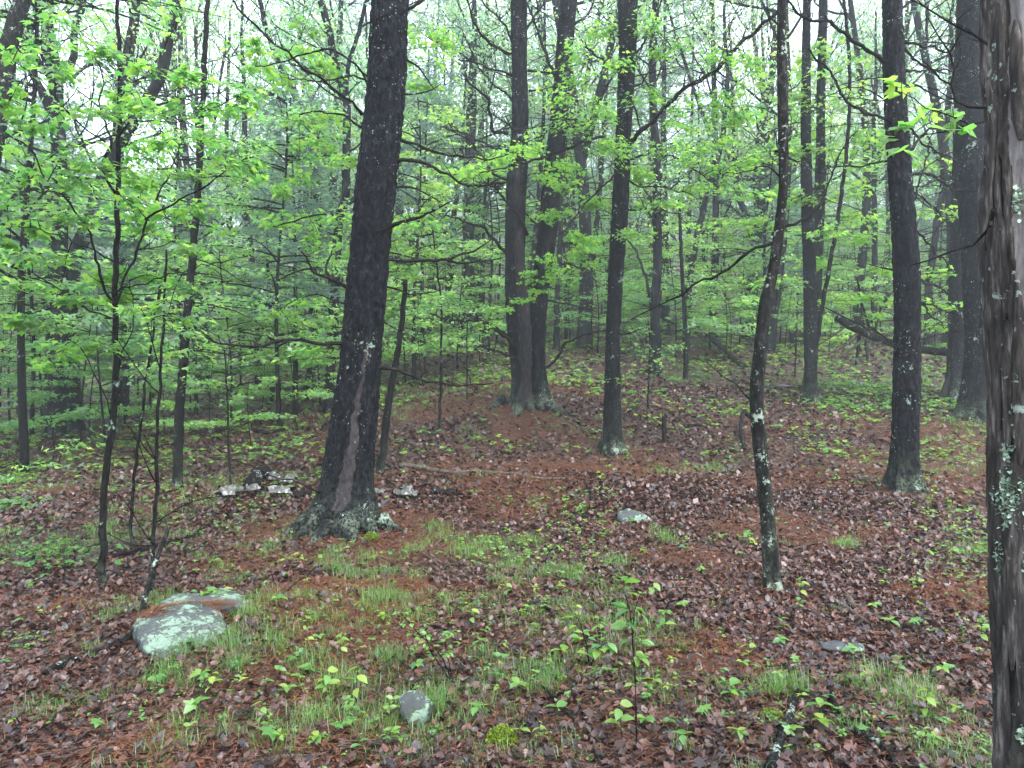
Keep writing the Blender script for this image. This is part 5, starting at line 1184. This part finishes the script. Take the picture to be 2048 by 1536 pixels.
fallen('fallen_branch', [(1125, 1320), (1150, 1400), (1185, 1500), (1195, 1545)], 6, 3, 'lichen-dotted twig reaching the bottom edge left of the thin leafy stem', 'spot_bark', 3, seed=29, tlen=.2)
fallen('fallen_branch', [(1270, 1320), (1310, 1305), (1370, 1306), (1420, 1330)], 5, 2, 'dark bowed twig right of the thin leafy stem', 'dead_wood', seed=30)
fallen('fallen_branch', [(1530, 1343), (1560, 1340), (1600, 1338)], 5, 3, 'dark straight twig above the thick dark stick', 'dead_wood', seed=31)

# fallen log far right, with its own dead boughs
Yl = 17.5
log = empty('fallen_log', P(1740, 665, Yl), 'fallen lichened trunk with dead boughs, lying behind the straight pine', 'log')
def seg(pts, w0, w1, name, mat, par, Yv=Yl, dy=0, s=12):
    q = np.array(pts, float); YY = Yv+dy*np.linspace(0, 1, len(q))
    W = np.stack([(q[:, 0]-1024)*YY/F, YY, CH-(q[:, 1]-768)*YY/F], 1); S = smooth_path(W, 30); mb = MB()
    tube(mb, S, np.linspace(w0, w1, 30)*.5*Yv/F*(1+(RNG.random(30)-.5)*.12), s, 0, 0, .08); return mb.obj(name, mat, par, True)
seg([(1672, 634), (1700, 652), (1735, 668), (1770, 682), (1810, 694), (1850, 700), (1905, 706)], 15, 15, 'trunk', M['spot_bark'], log, Yl, -.8)
for k, (pts, w0, w1, dy) in enumerate([([(1715, 668), (1690, 690), (1660, 705), (1630, 712)], 8, 3, -.8), ([(1730, 676), (1700, 700), (1670, 718)], 7, 3, -1.2), ([(1688, 655), (1665, 672), (1630, 695)], 5, 2, -.5), ([(1740, 660), (1722, 600), (1715, 560)], 6, 3, -.3), ([(1750, 660), (1765, 610), (1790, 580), (1840, 560)], 5, 2, .3),
        ([(1718, 672), (1716, 700), (1712, 728)], 7, 5, -.4), ([(1800, 690), (1850, 640), (1880, 620)], 5, 2, .3), ([(1810, 690), (1860, 655), (1905, 650)], 5, 2, .5), ([(1760, 668), (1700, 640), (1650, 615)], 5, 2, -.7)]):
    seg(pts, w0, w1, 'branch', M['pale_wood'] if k < 3 else M['dead_wood'], log, Yl-.2, dy, 6)
# broken snags
def snag(u, v, w, hpx, label, mat='dead_wood', seed=1):
    p = gp(u, v); s = p[1]/F; r = np.random.default_rng(seed); sides = 22; k = 14
    hs = hpx*s*(.55+.45*vnoise(np.arange(sides)*.6, seed, 0, 1)+.25*r.random(sides))
    root = empty('broken_snag', p, label, 'stump'); mb = MB(); V = []
    for shell, f in ((0, 1.0), (1, .72)):
        for i in range(k):
            for j in range(sides):
                a = j*6.2832/sides; rr = w*s*.5*f*(1+.35*math.exp(-i/2.)+.18*(vnoise(math.cos(a)*3, math.sin(a)*3, i*.15, seed)-.5))
                z = -.05+(hs[j]+.05)*i/(k-1); V.append([p[0]+math.cos(a)*rr, p[1]+math.sin(a)*rr, p[2]+z])
    Q = []
    for i in range(k-1):
        for j in range(sides):
            j2 = (j+1) % sides; Q.append([i*sides+j, i*sides+j2, (i+1)*sides+j2, (i+1)*sides+j]); o = k*sides; Q.append([o+i*sides+j2, o+i*sides+j, o+(i+1)*sides+j, o+(i+1)*sides+j2])
    for j in range(sides):
        j2 = (j+1) % sides; t = (k-1)*sides; Q.append([t+j, t+j2, k*sides+t+j2, k*sides+t+j])
    mb.add(V, None, Q, 0, 0, 0); mb.obj('shell', M[mat], root, False); return root
snag(1328, 886, 9, 58, 'short rotten snag standing between the middle maple and the crooked trunk', seed=2)
snag(1596, 690, 14, 46, 'broken pale-hearted stump behind the slim pair', 'pale_wood', seed=3)
snag(1595, 690, 34, 22, 'wide dark rotten stump base around the pale-hearted stump', seed=4)

# white papery bark pieces and rotten chunks in a row through the big pine's foot
def bark_piece(u, v, w, h, arc, label, seed=1, yaw=0., name='white_bark_piece'):
    """curled shell of bark, open below, with ragged ends and a dark inside"""
    p = gp(u, v+h*.4); s = p[1]/F; r = np.random.default_rng(seed); nu, nv = 16, 12; V = []
    L = w*s; R = h*s*.8; up = .03
    for sh, f in ((0, 1.), (1, .86)):
        for i in range(nv):
            a = -arc/2+arc*i/(nv-1)
            for j in range(nu):
                t = j/(nu-1)-.5; rag = 1+1.1*(vnoise(i*.7, seed*3.1, 2*(t > 0), 2)-.5)*abs(t)*2
                x = t*L*rag; rr = R*f*(1.1+.9*(vnoise(t*4, i*.35, seed, 4)-.5))
                V.append([x, -math.sin(a)*rr, math.cos(a)*rr*1.1+up])
    V = np.array(V); c, sn = math.cos(yaw), math.sin(yaw)
    V = np.stack([V[:, 0]*c-V[:, 1]*sn, V[:, 0]*sn+V[:, 1]*c, V[:, 2]], 1)
    Q = []; o = nu*nv
    for i in range(nv-1):
        for j in range(nu-1):
            a = i*nu+j; Q.append([a, a+1, a+nu+1, a+nu]); Q.append([o+a+nu, o+a+nu+1, o+a+1, o+a])
    Q = np.array(Q); edge = []
    for j in range(nu-1): edge += [[j+1, j, o+j, o+j+1], [(nv-1)*nu+j, (nv-1)*nu+j+1, o+(nv-1)*nu+j+1, o+(nv-1)*nu+j]]
    for i in range(nv-1): edge += [[i*nu, (i+1)*nu, o+(i+1)*nu, o+i*nu], [(i+1)*nu+nu-1, i*nu+nu-1, o+i*nu+nu-1, o+(i+1)*nu+nu-1]]
    mb = MB(); mb.add(V, None, np.vstack([Q[0::2]]), 0); mb.add(V, None, np.vstack([Q[1::2], edge]), 1)
    o_ = bpy.data.objects.new(name, mb.mesh(name, [M['birch'], M['dead_wood']], (0, 0, 0), True)); COL.objects.link(o_); o_.location = tuple(p)
    return tag(o_, label, 'bark piece')
for k, (u, v, w, h, arc, yaw, l) in enumerate([(451, 990, 26, 22, 2.6, .5, 'leftmost curled white bark piece, left of the leaning pine'), (480, 985, 18, 12, 2.4, .2, 'small white bark curl second from the left'), (505, 984, 34, 14, 2.2, -.1, 'white bark curl left of the largest white piece'),
        (561, 988, 46, 16, 2.4, .05, 'largest white bark piece, broad with a ragged lower edge, left of the leaning pine'), (572, 966, 30, 14, 2.4, .2, 'pale bark piece lying behind the largest white one'), (585, 958, 22, 8, 2.2, -.2, 'small whitish bark flake at the back of the left group'), (543, 960, 22, 16, 2.4, .8, 'dull grey-white bark piece leaning on the dark rotten chunk'),
        (760, 990, 20, 10, 2.2, .1, 'white bark piece touching the right foot of the leaning pine'), (795, 992, 15, 12, 2.4, .3, 'left small white bark curl of the three right of the leaning pine'), (812, 991, 18, 17, 2.6, .2, 'tall middle white bark curl right of the leaning pine'), (829, 994, 18, 14, 2.4, -.2, 'rightmost white bark curl, next to the green tuft')]):
    bark_piece(u, v, w, h, arc, l, k+1, yaw)
fallen('rotten_chunk', [(502, 984), (512, 970, .05), (530, 960, .08), (540, 958, .02)], 26, 22, 'dark mossy rotten chunk of log between the white bark pieces', 'dead_wood', seed=41, rough=.2, cat='log', follow=False)
fallen('rotten_chunk', [(440, 1004), (455, 1000), (470, 992), (478, 985)], 13, 10, 'dark wood splinter under the leftmost white bark piece', 'dead_wood', seed=42, rough=.2, cat='log')
fallen('rotten_chunk', [(590, 998), (610, 995), (625, 992)], 14, 10, 'dark rotten bit between the largest white piece and leaning pine', 'dead_wood', seed=43, rough=.2, cat='log')

# moss cushions and the small yellow fungus
def cushion(u, v, w, h, label, seed, mat='moss', name='moss_cushion', cat='moss', n=900, sz=.012):
    p = gp(u, v); s = p[1]/F; r = np.random.default_rng(seed); a = r.uniform(0, 6.28, n); q = np.sqrt(r.random(n))
    x, y = np.cos(a)*q*w*s*.5, np.sin(a)*q*w*s*.5; X_, Y_ = p[0]+x, p[1]+y
    z = H(X_, Y_)+h*s*np.sqrt(np.maximum(0, 1-q*q))*(.7+.5*r.random(n))
    mb = MB(); leaves(mb, np.stack([X_, Y_, z], 1), r.uniform(-3.14, 3.14, n), r.uniform(.2, 1.4, n), r.normal(0, .5, n), sz*r.uniform(.6, 1.3, n), FAR, 0, r.random(n))
    o = bpy.data.objects.new(name, mb.mesh(name, [M[mat]], p)); COL.objects.link(o); o.location = tuple(p); return tag(o, label, cat)
cushion(742, 1084, 34, 16, 'bright yellow-green moss cushion at the foot of the big leaning pine', 1)
cushion(1003, 1492, 60, 30, 'bright yellow-green moss cushion near the bottom edge, right of the upright rock', 2, n=1500)
cushion(1545, 1440, 50, 14, 'dull green moss patch left of the thick dark stick', 3, n=900)
M['fungus'] = leaf_mat('yellow_fungus', [(0, (.6, .33, .02)), (1, (.75, .5, .05))], [(0, (.5, .3, .03)), (1, (.6, .4, .05))], .2, .1)
cushion(1798, 978, 16, 8, 'tiny yellow fungus at the foot of the straight pine', 4, 'fungus', 'fungus', 'fungus', 60, .02)

# ------------------------------------------------------------------ leaf litter
def field(n, y0, y1, seed, power=1.0, mu=1.0, behind=0):
    r = np.random.default_rng(seed); y = np.sqrt(y0**2+(y1**2-y0**2)*r.random(n)**power)
    x = y*r.uniform(-.80*mu, .80*mu, n); return x, y, r
def slope_lift(n, r, h): return r.random(n)**2*h
litter = MB()
def lay(n, y0, y1, size, tpl, seed, tilt=.35, lift=.03, keep=.66, mat_tint=True, power=1.):
    x, y, r = field(n, y0, y1, seed, power)
    nm = needle_mask(x, y); gm = grass_mask(x, y)
    k = r.random(n) > nm*keep
    k &= r.random(n) > gm*.35
    x, y = x[k], y[k]; n = len(x)
    clump = sstep(.3, .7, fbm(x*2.5, y*2.5, 0, seed, 3))
    z = H(x, y)+.004+slope_lift(n, r, lift)*(.3+clump)
    ti = np.clip(r.beta(1.3, 1.5, n)*.92+.03+(fbm(x*.9, y*.9, 0, 55, 3)-.5)*.25, 0, .985)
    leaves(litter, np.stack([x, y, z], 1), r.uniform(-3.14, 3.14, n), r.normal(.12, tilt, n), r.normal(0, tilt, n), size*np.exp(np.clip(r.normal(0, .33, n), -.8, .45)), tpl, 0, ti)
lay(17000, 2.3, 5.2, .048, OAKD, 1, .38, .028); lay(54000, 2.3, 6.5, .031, LITM, 2, .5, .035)
lay(76000, 5.0, 10.5, .042, LITM, 3, .42, .028); lay(110000, 8.5, 18, .060, FAR, 4, .5, .03); lay(80000, 16, 34, .10, FAR, 5, .4, .03)
litter.obj('leaf_litter', M['litter'], kind='stuff')
# the nearest big dead leaves, one by one
dm = []
for k in range(8):
    mb = MB(); V, T = OAKD; r = np.random.default_rng(40+k); V = V.copy(); V[:, 2] += (.4+.5*r.random())*(V[:, 0]**2+.4*(V[:, 1]-.5)**2)*r.choice([-1, 1]); V[:, 0] *= r.uniform(.8, 1.2)
    mb.add(V, T, None, 0, .12+.8*k/8); dm.append(mb.mesh('dead_leaf', [M['litter']]))
rr = random.Random(5); c = 0
while c < 290:
    y = 2.7+1.6*rr.random(); x = y*rr.uniform(-.7, .7)
    if float(needle_mask(np.array([x]), np.array([y]))[0]) > .6: continue
    o = bpy.data.objects.new('dead_leaf', dm[rr.randrange(8)]); COL.objects.link(o); o.parent = ground
    o.location = (x, y, float(H(x, y))+rr.uniform(.008, .035)); s = rr.uniform(.05, .09); o.scale = (s, s, s)
    o.rotation_euler = (rr.gauss(0, .35), rr.gauss(0, .35), rr.uniform(0, 6.28)); c += 1
# fallen needles
nd = MB()
def needles(n, y0, y1, L, w, seed, thr=.2):
    x, y, r = field(n, y0, y1, seed); nm = needle_mask(x, y); k = r.random(n) < np.maximum(nm, .25); x, y = x[k], y[k]; n = len(x)
    a = r.uniform(0, 6.28, n); l = L*r.uniform(.6, 1.2, n); dx, dy = np.cos(a)*l, np.sin(a)*l
    x2, y2 = x+dx, y+dy; h = r.random(n)*.03+.006
    A = np.stack([x, y, H(x, y)+h], 1); B = np.stack([x2, y2, H(x2, y2)+h+r.normal(0, .008, n)], 1)
    s = np.stack([-np.sin(a), np.cos(a), 0*a], 1)*w
    V = np.stack([A-s, A+s, B], 1).reshape(-1, 3); nd.add(V, np.arange(3*n).reshape(-1, 3), None, 0, np.repeat(r.random(n)*.98, 3))
needles(90000, 2.3, 6, .10, .0022, 1); needles(90000, 5.5, 11, .12, .0035, 2); needles(90000, 10, 19, .15, .006, 3)
nd.obj('fallen_needles', M['needles'], kind='stuff')
# small twigs among the litter
tw = MB(); r = random.Random(8)
for k in range(2200):
    y = 2.6+11*r.random()**1.5; x = y*r.uniform(-.78, .78); a = r.uniform(0, 6.28); l = r.uniform(.08, .38); pts = []
    for t in np.linspace(0, 1, 5):
        X_ = x+math.cos(a)*l*t+r.gauss(0, .006); Y_ = y+math.sin(a)*l*t+r.gauss(0, .006); pts.append([X_, Y_, float(H(X_, Y_))+.012+r.random()*.012])
    w = r.uniform(.0012, .0035); tube(tw, pts, np.linspace(w, w*.5, 5), 4, 0, r.random()*.98, cap=False)
tw.obj('fallen_twigs', M['twigs'], kind='stuff')
# loose needles lodged on the boulder
bn = MB(); r_ = np.random.default_rng(3); dg = bpy.context.evaluated_depsgraph_get()
from mathutils.bvhtree import BVHTree
trees_ = [(o, BVHTree.FromObject(o, dg)) for o in boulder.children]
def drop(x, y, top=2.):
    best = float(H(x, y))
    for o, t in trees_:
        q = t.ray_cast(Vector((x, y, top))-o.matrix_world.translation-Vector(boulder.location) if o.matrix_world.translation.length < 1e-6 else Vector((x, y, top))-o.matrix_world.translation, Vector((0, 0, -1)))
        if q[0] is not None:
            base = o.matrix_world.translation.z if o.matrix_world.translation.length > 1e-6 else boulder.location.z
            best = max(best, q[0].z+base)
    return best
LN = [P(u, v, Y*BF)[:2] for u, v, Y in [(285, 1240, 4.7), (310, 1225, 4.85), (350, 1212, 4.98), (400, 1202, 5.02), (440, 1203, 5.03), (470, 1212, 5.0), (480, 1230, 4.9)]]
for k in range(1900):
    t = r_.random()*5.999
    if vnoise(t*3.1, 0, 0, 5) < .28: continue
    i = int(t); f = t-i; w_ = .055 if i not in (4, 5) else .09
    x, y = LN[i]*(1-f)+LN[i+1]*f+r_.normal(size=2)*w_*np.array([1, .7]); a = r_.uniform(0, 6.28); l = r_.uniform(.05, .10)
    z = drop(x, y)+.003+r_.random()*.009; s = np.array([-math.sin(a), math.cos(a), 0])*.0024
    A = np.array([x, y, z]); B = A+np.array([math.cos(a)*l, math.sin(a)*l, r_.normal()*.01]); bn.add([A-s, A+s, B], [[0, 1, 2]], None, 0, r_.random()*.98)
bn.obj('needle_drift', M['needles'], boulder, kind='stuff')

# ------------------------------------------------------------------ grass
gr = MB()
def tufts(n, y0, y1, seed, blades, L, w, thr=.15, pts=None, spread=.035):
    if pts is None:
        x, y, r = field(n, y0, y1, seed); k = r.random(n) < np.clip(grass_mask(x, y)*1.1-.05, 0.012, 1)*sstep(.45, .68, fbm(x*2.6, y*2.6, 0, 61, 3)); x, y = x[k], y[k]
    else: x, y = pts; r = np.random.default_rng(seed)
    n = len(x)
    if not n: return
    X_ = np.repeat(x, blades)+r.normal(0, spread, n*blades); Y_ = np.repeat(y, blades)+r.normal(0, spread, n*blades); N_ = len(X_)
    a = r.uniform(0, 6.28, N_); l = L*r.uniform(.5, 1.2, N_)*np.repeat(r.uniform(.6, 1.3, n), blades); b = r.uniform(.35, 1.25, N_)
    P0 = np.stack([X_, Y_, H(X_, Y_)], 1); D = np.stack([np.cos(a), np.sin(a), 0*a], 1)
    s = np.stack([-np.sin(a), np.cos(a), 0*a], 1)*w
    P1 = P0+D*(l*b*.35)[:, None]+np.array([0, 0, 1])*(l*.6)[:, None]; P2 = P0+D*(l*b)[:, None]+np.array([0, 0, 1])*(l*np.maximum(.95-.62*b, .12))[:, None]
    V = np.stack([P0-s, P0+s, P1-s*.7, P1+s*.7, P2], 1).reshape(-1, 3); o = np.arange(N_)*5
    T = np.concatenate([np.stack([o+2, o+3, o+4], 1)]); Q = np.stack([o, o+1, o+3, o+2], 1)
    gr.add(V, T, Q, 0, np.repeat(np.clip(np.repeat(r.random(n), blades)*.6+r.random(N_)*.4, 0, 1), 5))
tufts(6000, 2.4, 8, 1, 18, .10, .0014); tufts(11000, 7, 20, 2, 9, .13, .003); tufts(5000, 18, 45, 3, 6, .22, .008)
EX = [(755, 1200, 50), (380, 1310, 40), (330, 1365, 35), (700, 1150, 60), (640, 1130, 60), (540, 1100, 40), (865, 1060, 40), (940, 1110, 40), (500, 1240, 50), (480, 1330, 50), (1335, 1080, 40), (1085, 1375, 50), (1560, 1385, 40), (1560, 1385, 40), (770, 1330, 35), (700, 1380, 60), (740, 1460, 70), (620, 1440, 60), (940, 870, 60), (1740, 1370, 50), (1820, 1400, 60), (1140, 1160, 40), (450, 1290, 40), (870, 1420, 40), (1230, 1130, 30), (1690, 1090, 30), (560, 1290, 50), (630, 1330, 50)]
ex, ey = [], []; r = random.Random(3)
for u, v, w in EX:
    for q in range(7): p = gp(u+r.gauss(0, w*.35), v+r.gauss(0, w*.2)); ex.append(p[0]); ey.append(p[1])
tufts(0, 0, 0, 9, 34, .13, .0014, pts=(np.array(ex), np.array(ey)), spread=.05)
gr.obj('grass', M['grass'], kind='stuff')

# ------------------------------------------------------------------ small green plants
pl = MB()
def plants(n, y0, y1, seed, size, k, tpl, dens, h=.06, cl=.9):
    x, y, r = field(n, y0, y1, seed)
    d = sstep(.35, .68, fbm(x*cl, y*cl, 0, 90, 4)+dens+.08*sstep(.5, 1, grass_mask(x, y))); keep = r.random(n) < d; x, y = x[keep], y[keep]; n = len(x)
    a0 = r.uniform(0, 6.28, n); hh = h*r.uniform(.4, 1.4, n); ti = np.clip(r.normal(.5, .25, n), 0, 1)
    X_, Y_ = np.repeat(x, k), np.repeat(y, k); yaw = np.repeat(a0, k)+np.tile(np.arange(k)*6.283/k, n)+r.normal(0, .3, n*k)
    Z_ = H(X_, Y_)+np.repeat(hh, k)+r.normal(0, .006, n*k)
    leaves(pl, np.stack([X_, Y_, Z_], 1), yaw, r.uniform(-.3, .6, n*k), r.normal(0, .3, n*k), size*r.uniform(.6, 1.2, n*k)*np.repeat(r.uniform(.6, 1.2, n), k), tpl, 0, np.repeat(ti, k))
plants(2800, 2.4, 7, 1, .032, 4, OVAL, -.16, cl=1.5); plants(5200, 2.5, 9, 7, .020, 4, FAR, -.06, .03, cl=1.4); plants(11000, 6.5, 14, 2, .040, 4, FAR, -.09, cl=1.1); plants(10000, 12, 26, 3, .085, 4, FAR, .02, .1); plants(12000, 24, 60, 4, .17, 4, FAR, .10, .2)
for (u, v, w, n) in [(1780, 800, 110, 260), (1700, 815, 60, 120), (1750, 780, 90, 160), (1240, 1245, 0, 0), (150, 1130, 120, 30), (60, 1100, 120, 30), (1900, 800, 60, 100), (1650, 775, 60, 100)]:
    r_ = np.random.default_rng(int(u)); c = gp(u, v); s = c[1]/F
    for q in range(n):
        x = c[0]+r_.normal()*w*s*.5; y = c[1]+r_.normal()*w*s*.7; k = 4
        leaves(pl, np.repeat([[x, y, float(H(x, y))+.03+.08*r_.random()]], k, 0), r_.uniform(-3, 3, k), r_.uniform(-.4, .4, k), r_.normal(0, .3, k), .06*r_.uniform(.6, 1.2, k), FAR, 0, np.full(k, r_.random()*.5))
pl.obj('ground_cover_plants', M['seedling'], kind='stuff')

# seedlings near enough to be picked out one by one
def seedling_proto(seed, n, size, h, kind, tpl=OVAL):
    r = np.random.default_rng(seed); root = empty('seedling', (0, 0, 0), 'x', 'seedling', 'green seedlings in the leaf litter')
    mb = MB(); lx, ly = r.normal(0, .02, 2)
    tube(mb, smooth_path([[0, 0, -.02], [lx*.5, ly*.5, h*.5], [lx, ly, h]], 5), np.linspace(.0022, .0012, 5), 4, 0, .3, cap=False); mb.obj('stem', M['thin_bark'], root)
    for k in range(n):
        mb = MB(); zz = h*(1 if kind == 'whorl' else .35+.65*(k+1)/n); yaw = k*6.283/n+r.normal(0, .25) if kind == 'whorl' else k*2.4+r.normal(0, .2)
        leaves(mb, np.array([[lx*zz/h, ly*zz/h, zz]]), np.array([yaw]), np.array([r.uniform(-.35, .45)]), np.array([r.normal(0, .3)]), np.array([size*r.uniform(.75, 1.2)]), tpl, 0, np.array([r.uniform(.2, .8)]))
        mb.obj('leaf', M['seedling'], root)
    return root
SP = [('broad four-leaved seedling', seedling_proto(1, 4, .075, .09, 'whorl')), ('low six-leaved seedling', seedling_proto(2, 6, .06, .07, 'whorl')), ('three-leaved seedling', seedling_proto(3, 3, .085, .08, 'whorl')),
      ('tall seedling with staggered leaves', seedling_proto(4, 6, .07, .20, 'alt')), ('small maple-leaved seedling', seedling_proto(5, 3, .075, .08, 'whorl', MAPLE)), ('slender five-leaved seedling', seedling_proto(6, 5, .07, .15, 'alt'))]
SPOTS = [(1060, 1230, 1), (1010, 1200, 3), (1290, 1460, 1), (1150, 1240, 3), (1170, 1290, 0), (1200, 1300, 3), (1110, 1330, 2), (1180, 1340, 0), (950, 1440, 0), (940, 1260, 3), (960, 1300, 0), (1095, 1445, 2), (1330, 1240, 1), (1360, 1225, 1), (1345, 1270, 2), (1440, 1400, 2), (1500, 1335, 3), (1490, 1345, 0), (1595, 1225, 5),
  (1600, 1205, 3), (1400, 1440, 4), (1770, 1175, 1), (1760, 1155, 5), (1830, 1180, 5), (1910, 1150, 1), (1925, 1165, 0), (1840, 1215, 1), (1700, 1320, 1), (1730, 1380, 3), (1790, 1350, 5), (1880, 1360, 1), (1900, 1350, 0), (1850, 1450, 3), (1870, 1500, 1), (1720, 1480, 4), (1640, 1440, 0), (1650, 1470, 1),
  (770, 1250, 1), (620, 1360, 4), (830, 1350, 1), (640, 1290, 0), (520, 1290, 3), (560, 1220, 0), (400, 1380, 0), (420, 1400, 3), (470, 1290, 5), (390, 1430, 4), (320, 1400, 5), (350, 1350, 0), (190, 1470, 4), (60, 1300, 1), (610, 1170, 1), (680, 1320, 3), (660, 1420, 3), (700, 1440, 0), (520, 1460, 3), (540, 1500, 4), (640, 1500, 1),
  (580, 1400, 0), (810, 1500, 2), (1000, 1350, 5), (1040, 1400, 0), (880, 1200, 1), (1290, 1330, 0), (1400, 1150, 1), (1480, 1120, 0), (1060, 1480, 2), (1245, 1500, 3), (1360, 1500, 0), (1480, 1490, 1), (1580, 1480, 4), (1950, 1130, 1), (1215, 940, 1), (1230, 945, 1), (1470, 950, 1), (1200, 975, 3), (870, 1260, 5), (720, 1230, 5), (1560, 1300, 1), (1440, 1280, 5), (1120, 1190, 0), (980, 1150, 5), (1040, 1130, 1), (1290, 1120, 5)]
r = random.Random(2); L0 = len(SPOTS)
while len(SPOTS) < L0+20:
    v = r.uniform(1010, 1520); SPOTS.append((r.uniform(20, 1970), v, r.randrange(6)))
used = set(); sitems = []
for (u, v, k) in SPOTS:
    p = gp(u, v); d, proto = SP[k]
    if p[0] > 1.25 and p[1] < 2.6: continue
    if 255 < u < 530 and 1180 < v < 1330: continue
    if k not in used: used.add(k); o = proto; o.location = tuple(p); o.rotation_euler = (0, 0, r.uniform(0, 6.28)); sc1 = r.uniform(.85, 1.25); o.scale = (sc1*.72,)*3
    else: o = copy_thing(proto, p, r.uniform(0, 6.28), r.uniform(.5, 1.0))
    sitems.append((o, ('lower ' if v > 1330 else 'upper ' if v < 1120 else '')+d, pix(p)[0]))
SPL = [(260, 'left of the boulder'), (540, 'around the boulder'), (790, 'between the boulder and upright rock'), (1000, 'around the upright rock'), (1250, 'left of the thin leafy stem'), (1500, 'left of the crooked trunk'), (1720, 'by the crooked trunk and flat slab'), (9999, 'beside the foreground trunk')]
finish_labels(sitems, SPL)
# fern-like clump of bright leaves on the boulder, and leafy little shrubs
def shrub(u, v, stems, label, seed, top=None, leaf=.06, mat='seedling', name='leafy_shoot', tpl=OVAL, n=14, spreadpx=60):
    p = gp(u, v); Y = p[1]; root = empty(name, p, label, 'seedling')
    rs = random.Random(seed); PP = []; YW = []
    for k, pts in enumerate(stems):
        mb = MB(); S = px_branch(mb, [pix(p)]+pts, Y, 3.2, 1.8, rs.uniform(-.1, .1), 5, seed+k, jit=.004); mb.obj('stem', M['thin_bark'], root, True)
        for q in range(n):
            i = rs.randrange(len(S)//2, len(S)); a = rs.uniform(0, 6.28)
            mb = MB(); pos = S[i]+np.array([math.cos(a), math.sin(a), rs.uniform(-.2, .2)])*rs.uniform(0, .05)
            leaves(mb, np.array([pos]), np.array([a-math.pi/2]), np.array([rs.uniform(-.5, .3)]), np.array([rs.gauss(0, .3)]), np.array([leaf*rs.uniform(.7, 1.2)]), tpl, 0, np.array([rs.uniform(.1, .8)])); mb.obj('leaf', M[mat], root)
    return root
shrub(1273, 1500, [[(1272, 1400), (1268, 1300), (1258, 1210), (1240, 1170), (1230, 1160)], [(1272, 1400), (1266, 1260), (1275, 1200), (1300, 1165)]], 'thin leafy stem standing alone in the foreground, a cluster of green leaves on top', 11, leaf=.065, n=16)
shrub(1180, 1340, [[(1175, 1300), (1165, 1260), (1155, 1235)], [(1190, 1310), (1210, 1285), (1225, 1290)]], 'bright green leafy shoot left of the thin leafy stem', 12, leaf=.07, n=9)
shrub(905, 1370, [[(880, 1310), (830, 1260), (800, 1225)], [(900, 1330), (890, 1290), (900, 1265)], [(880, 1330), (860, 1300), (850, 1270)]], 'low bushy shrub with small grey-green leaves above the upright rock', 13, leaf=.032, n=34)
shrub(425, 1204, [[(420, 1190), (435, 1180)], [(400, 1196), (385, 1202)], [(415, 1188), (405, 1180)]], 'bright green fern-like sprig growing over the boulder top', 14, leaf=.06, n=10)
shrub(1090, 1130, [[(1095, 1110), (1110, 1090)]], 'small green sprout in open ground right of the mossy pine foot', 15, leaf=.05, n=7)
# low leafy sprays hanging at the left edge
def edge_spray(u, v, Y, ells, label, seed):
    root = empty('leafy_bough', P(u, v, Y), label, 'bough'); mb = MB(); S = px_branch(mb, [(-90, v+30), (-20, v+5), (u, v), (u+60, v-8)], Y, 5, 2, .1, 6, seed); mb.obj('branch', M['thin_bark'], root, True)
    crown(root, Y, [S], ells, .075, MID, 'mid_leaf', M['under'], M['thin_bark'], seed, 60, dense=34, dys=.3)
edge_spray(60, 930, 7.5, [(60, 930, 60, 10), (120, 900, 60, 12), (150, 870, 60, 12), (20, 950, 50, 8)], 'low bough of pale green leaves drooping at the left edge', 51)
edge_spray(30, 1010, 6.5, [(20, 1008, 50, 8), (50, 1000, 40, 8)], 'small feathery green bough just below the drooping one at the left edge', 52)

# ------------------------------------------------------------------ haze: even damp air round the whole place
hb = bmesh.new(); bmesh.ops.create_cube(hb, size=1)
me = bpy.data.meshes.new('haze'); hb.to_mesh(me); hb.free()
hz = bpy.data.objects.new('haze', me); COL.objects.link(hz)
zlo, zhi = float(ground.bound_box[0][2])-1.5, 112.0
xlo, xhi = gx[0]-3, gx[-1]+3; ylo, yhi = gy[0]-3, gy[-1]+3
hz.location = ((xlo+xhi)/2, (ylo+yhi)/2, (zlo+zhi)/2); hz.scale = (xhi-xlo, yhi-ylo, zhi-zlo)
m = bpy.data.materials.new('damp_air'); m.use_nodes = True; nt = m.node_tree; nt.nodes.clear()
out = nt.nodes.new('ShaderNodeOutputMaterial'); pv = nt.nodes.new('ShaderNodeVolumePrincipled')
pv.inputs['Density'].default_value = HAZE; pv.inputs['Color'].default_value = (.90, .97, 1, 1); pv.inputs['Anisotropy'].default_value = .2
nt.links.new(pv.outputs[0], out.inputs['Volume']); me.materials.append(m)
tag(hz, 'even pale damp haze through the woodland air', None, None, 'stuff')
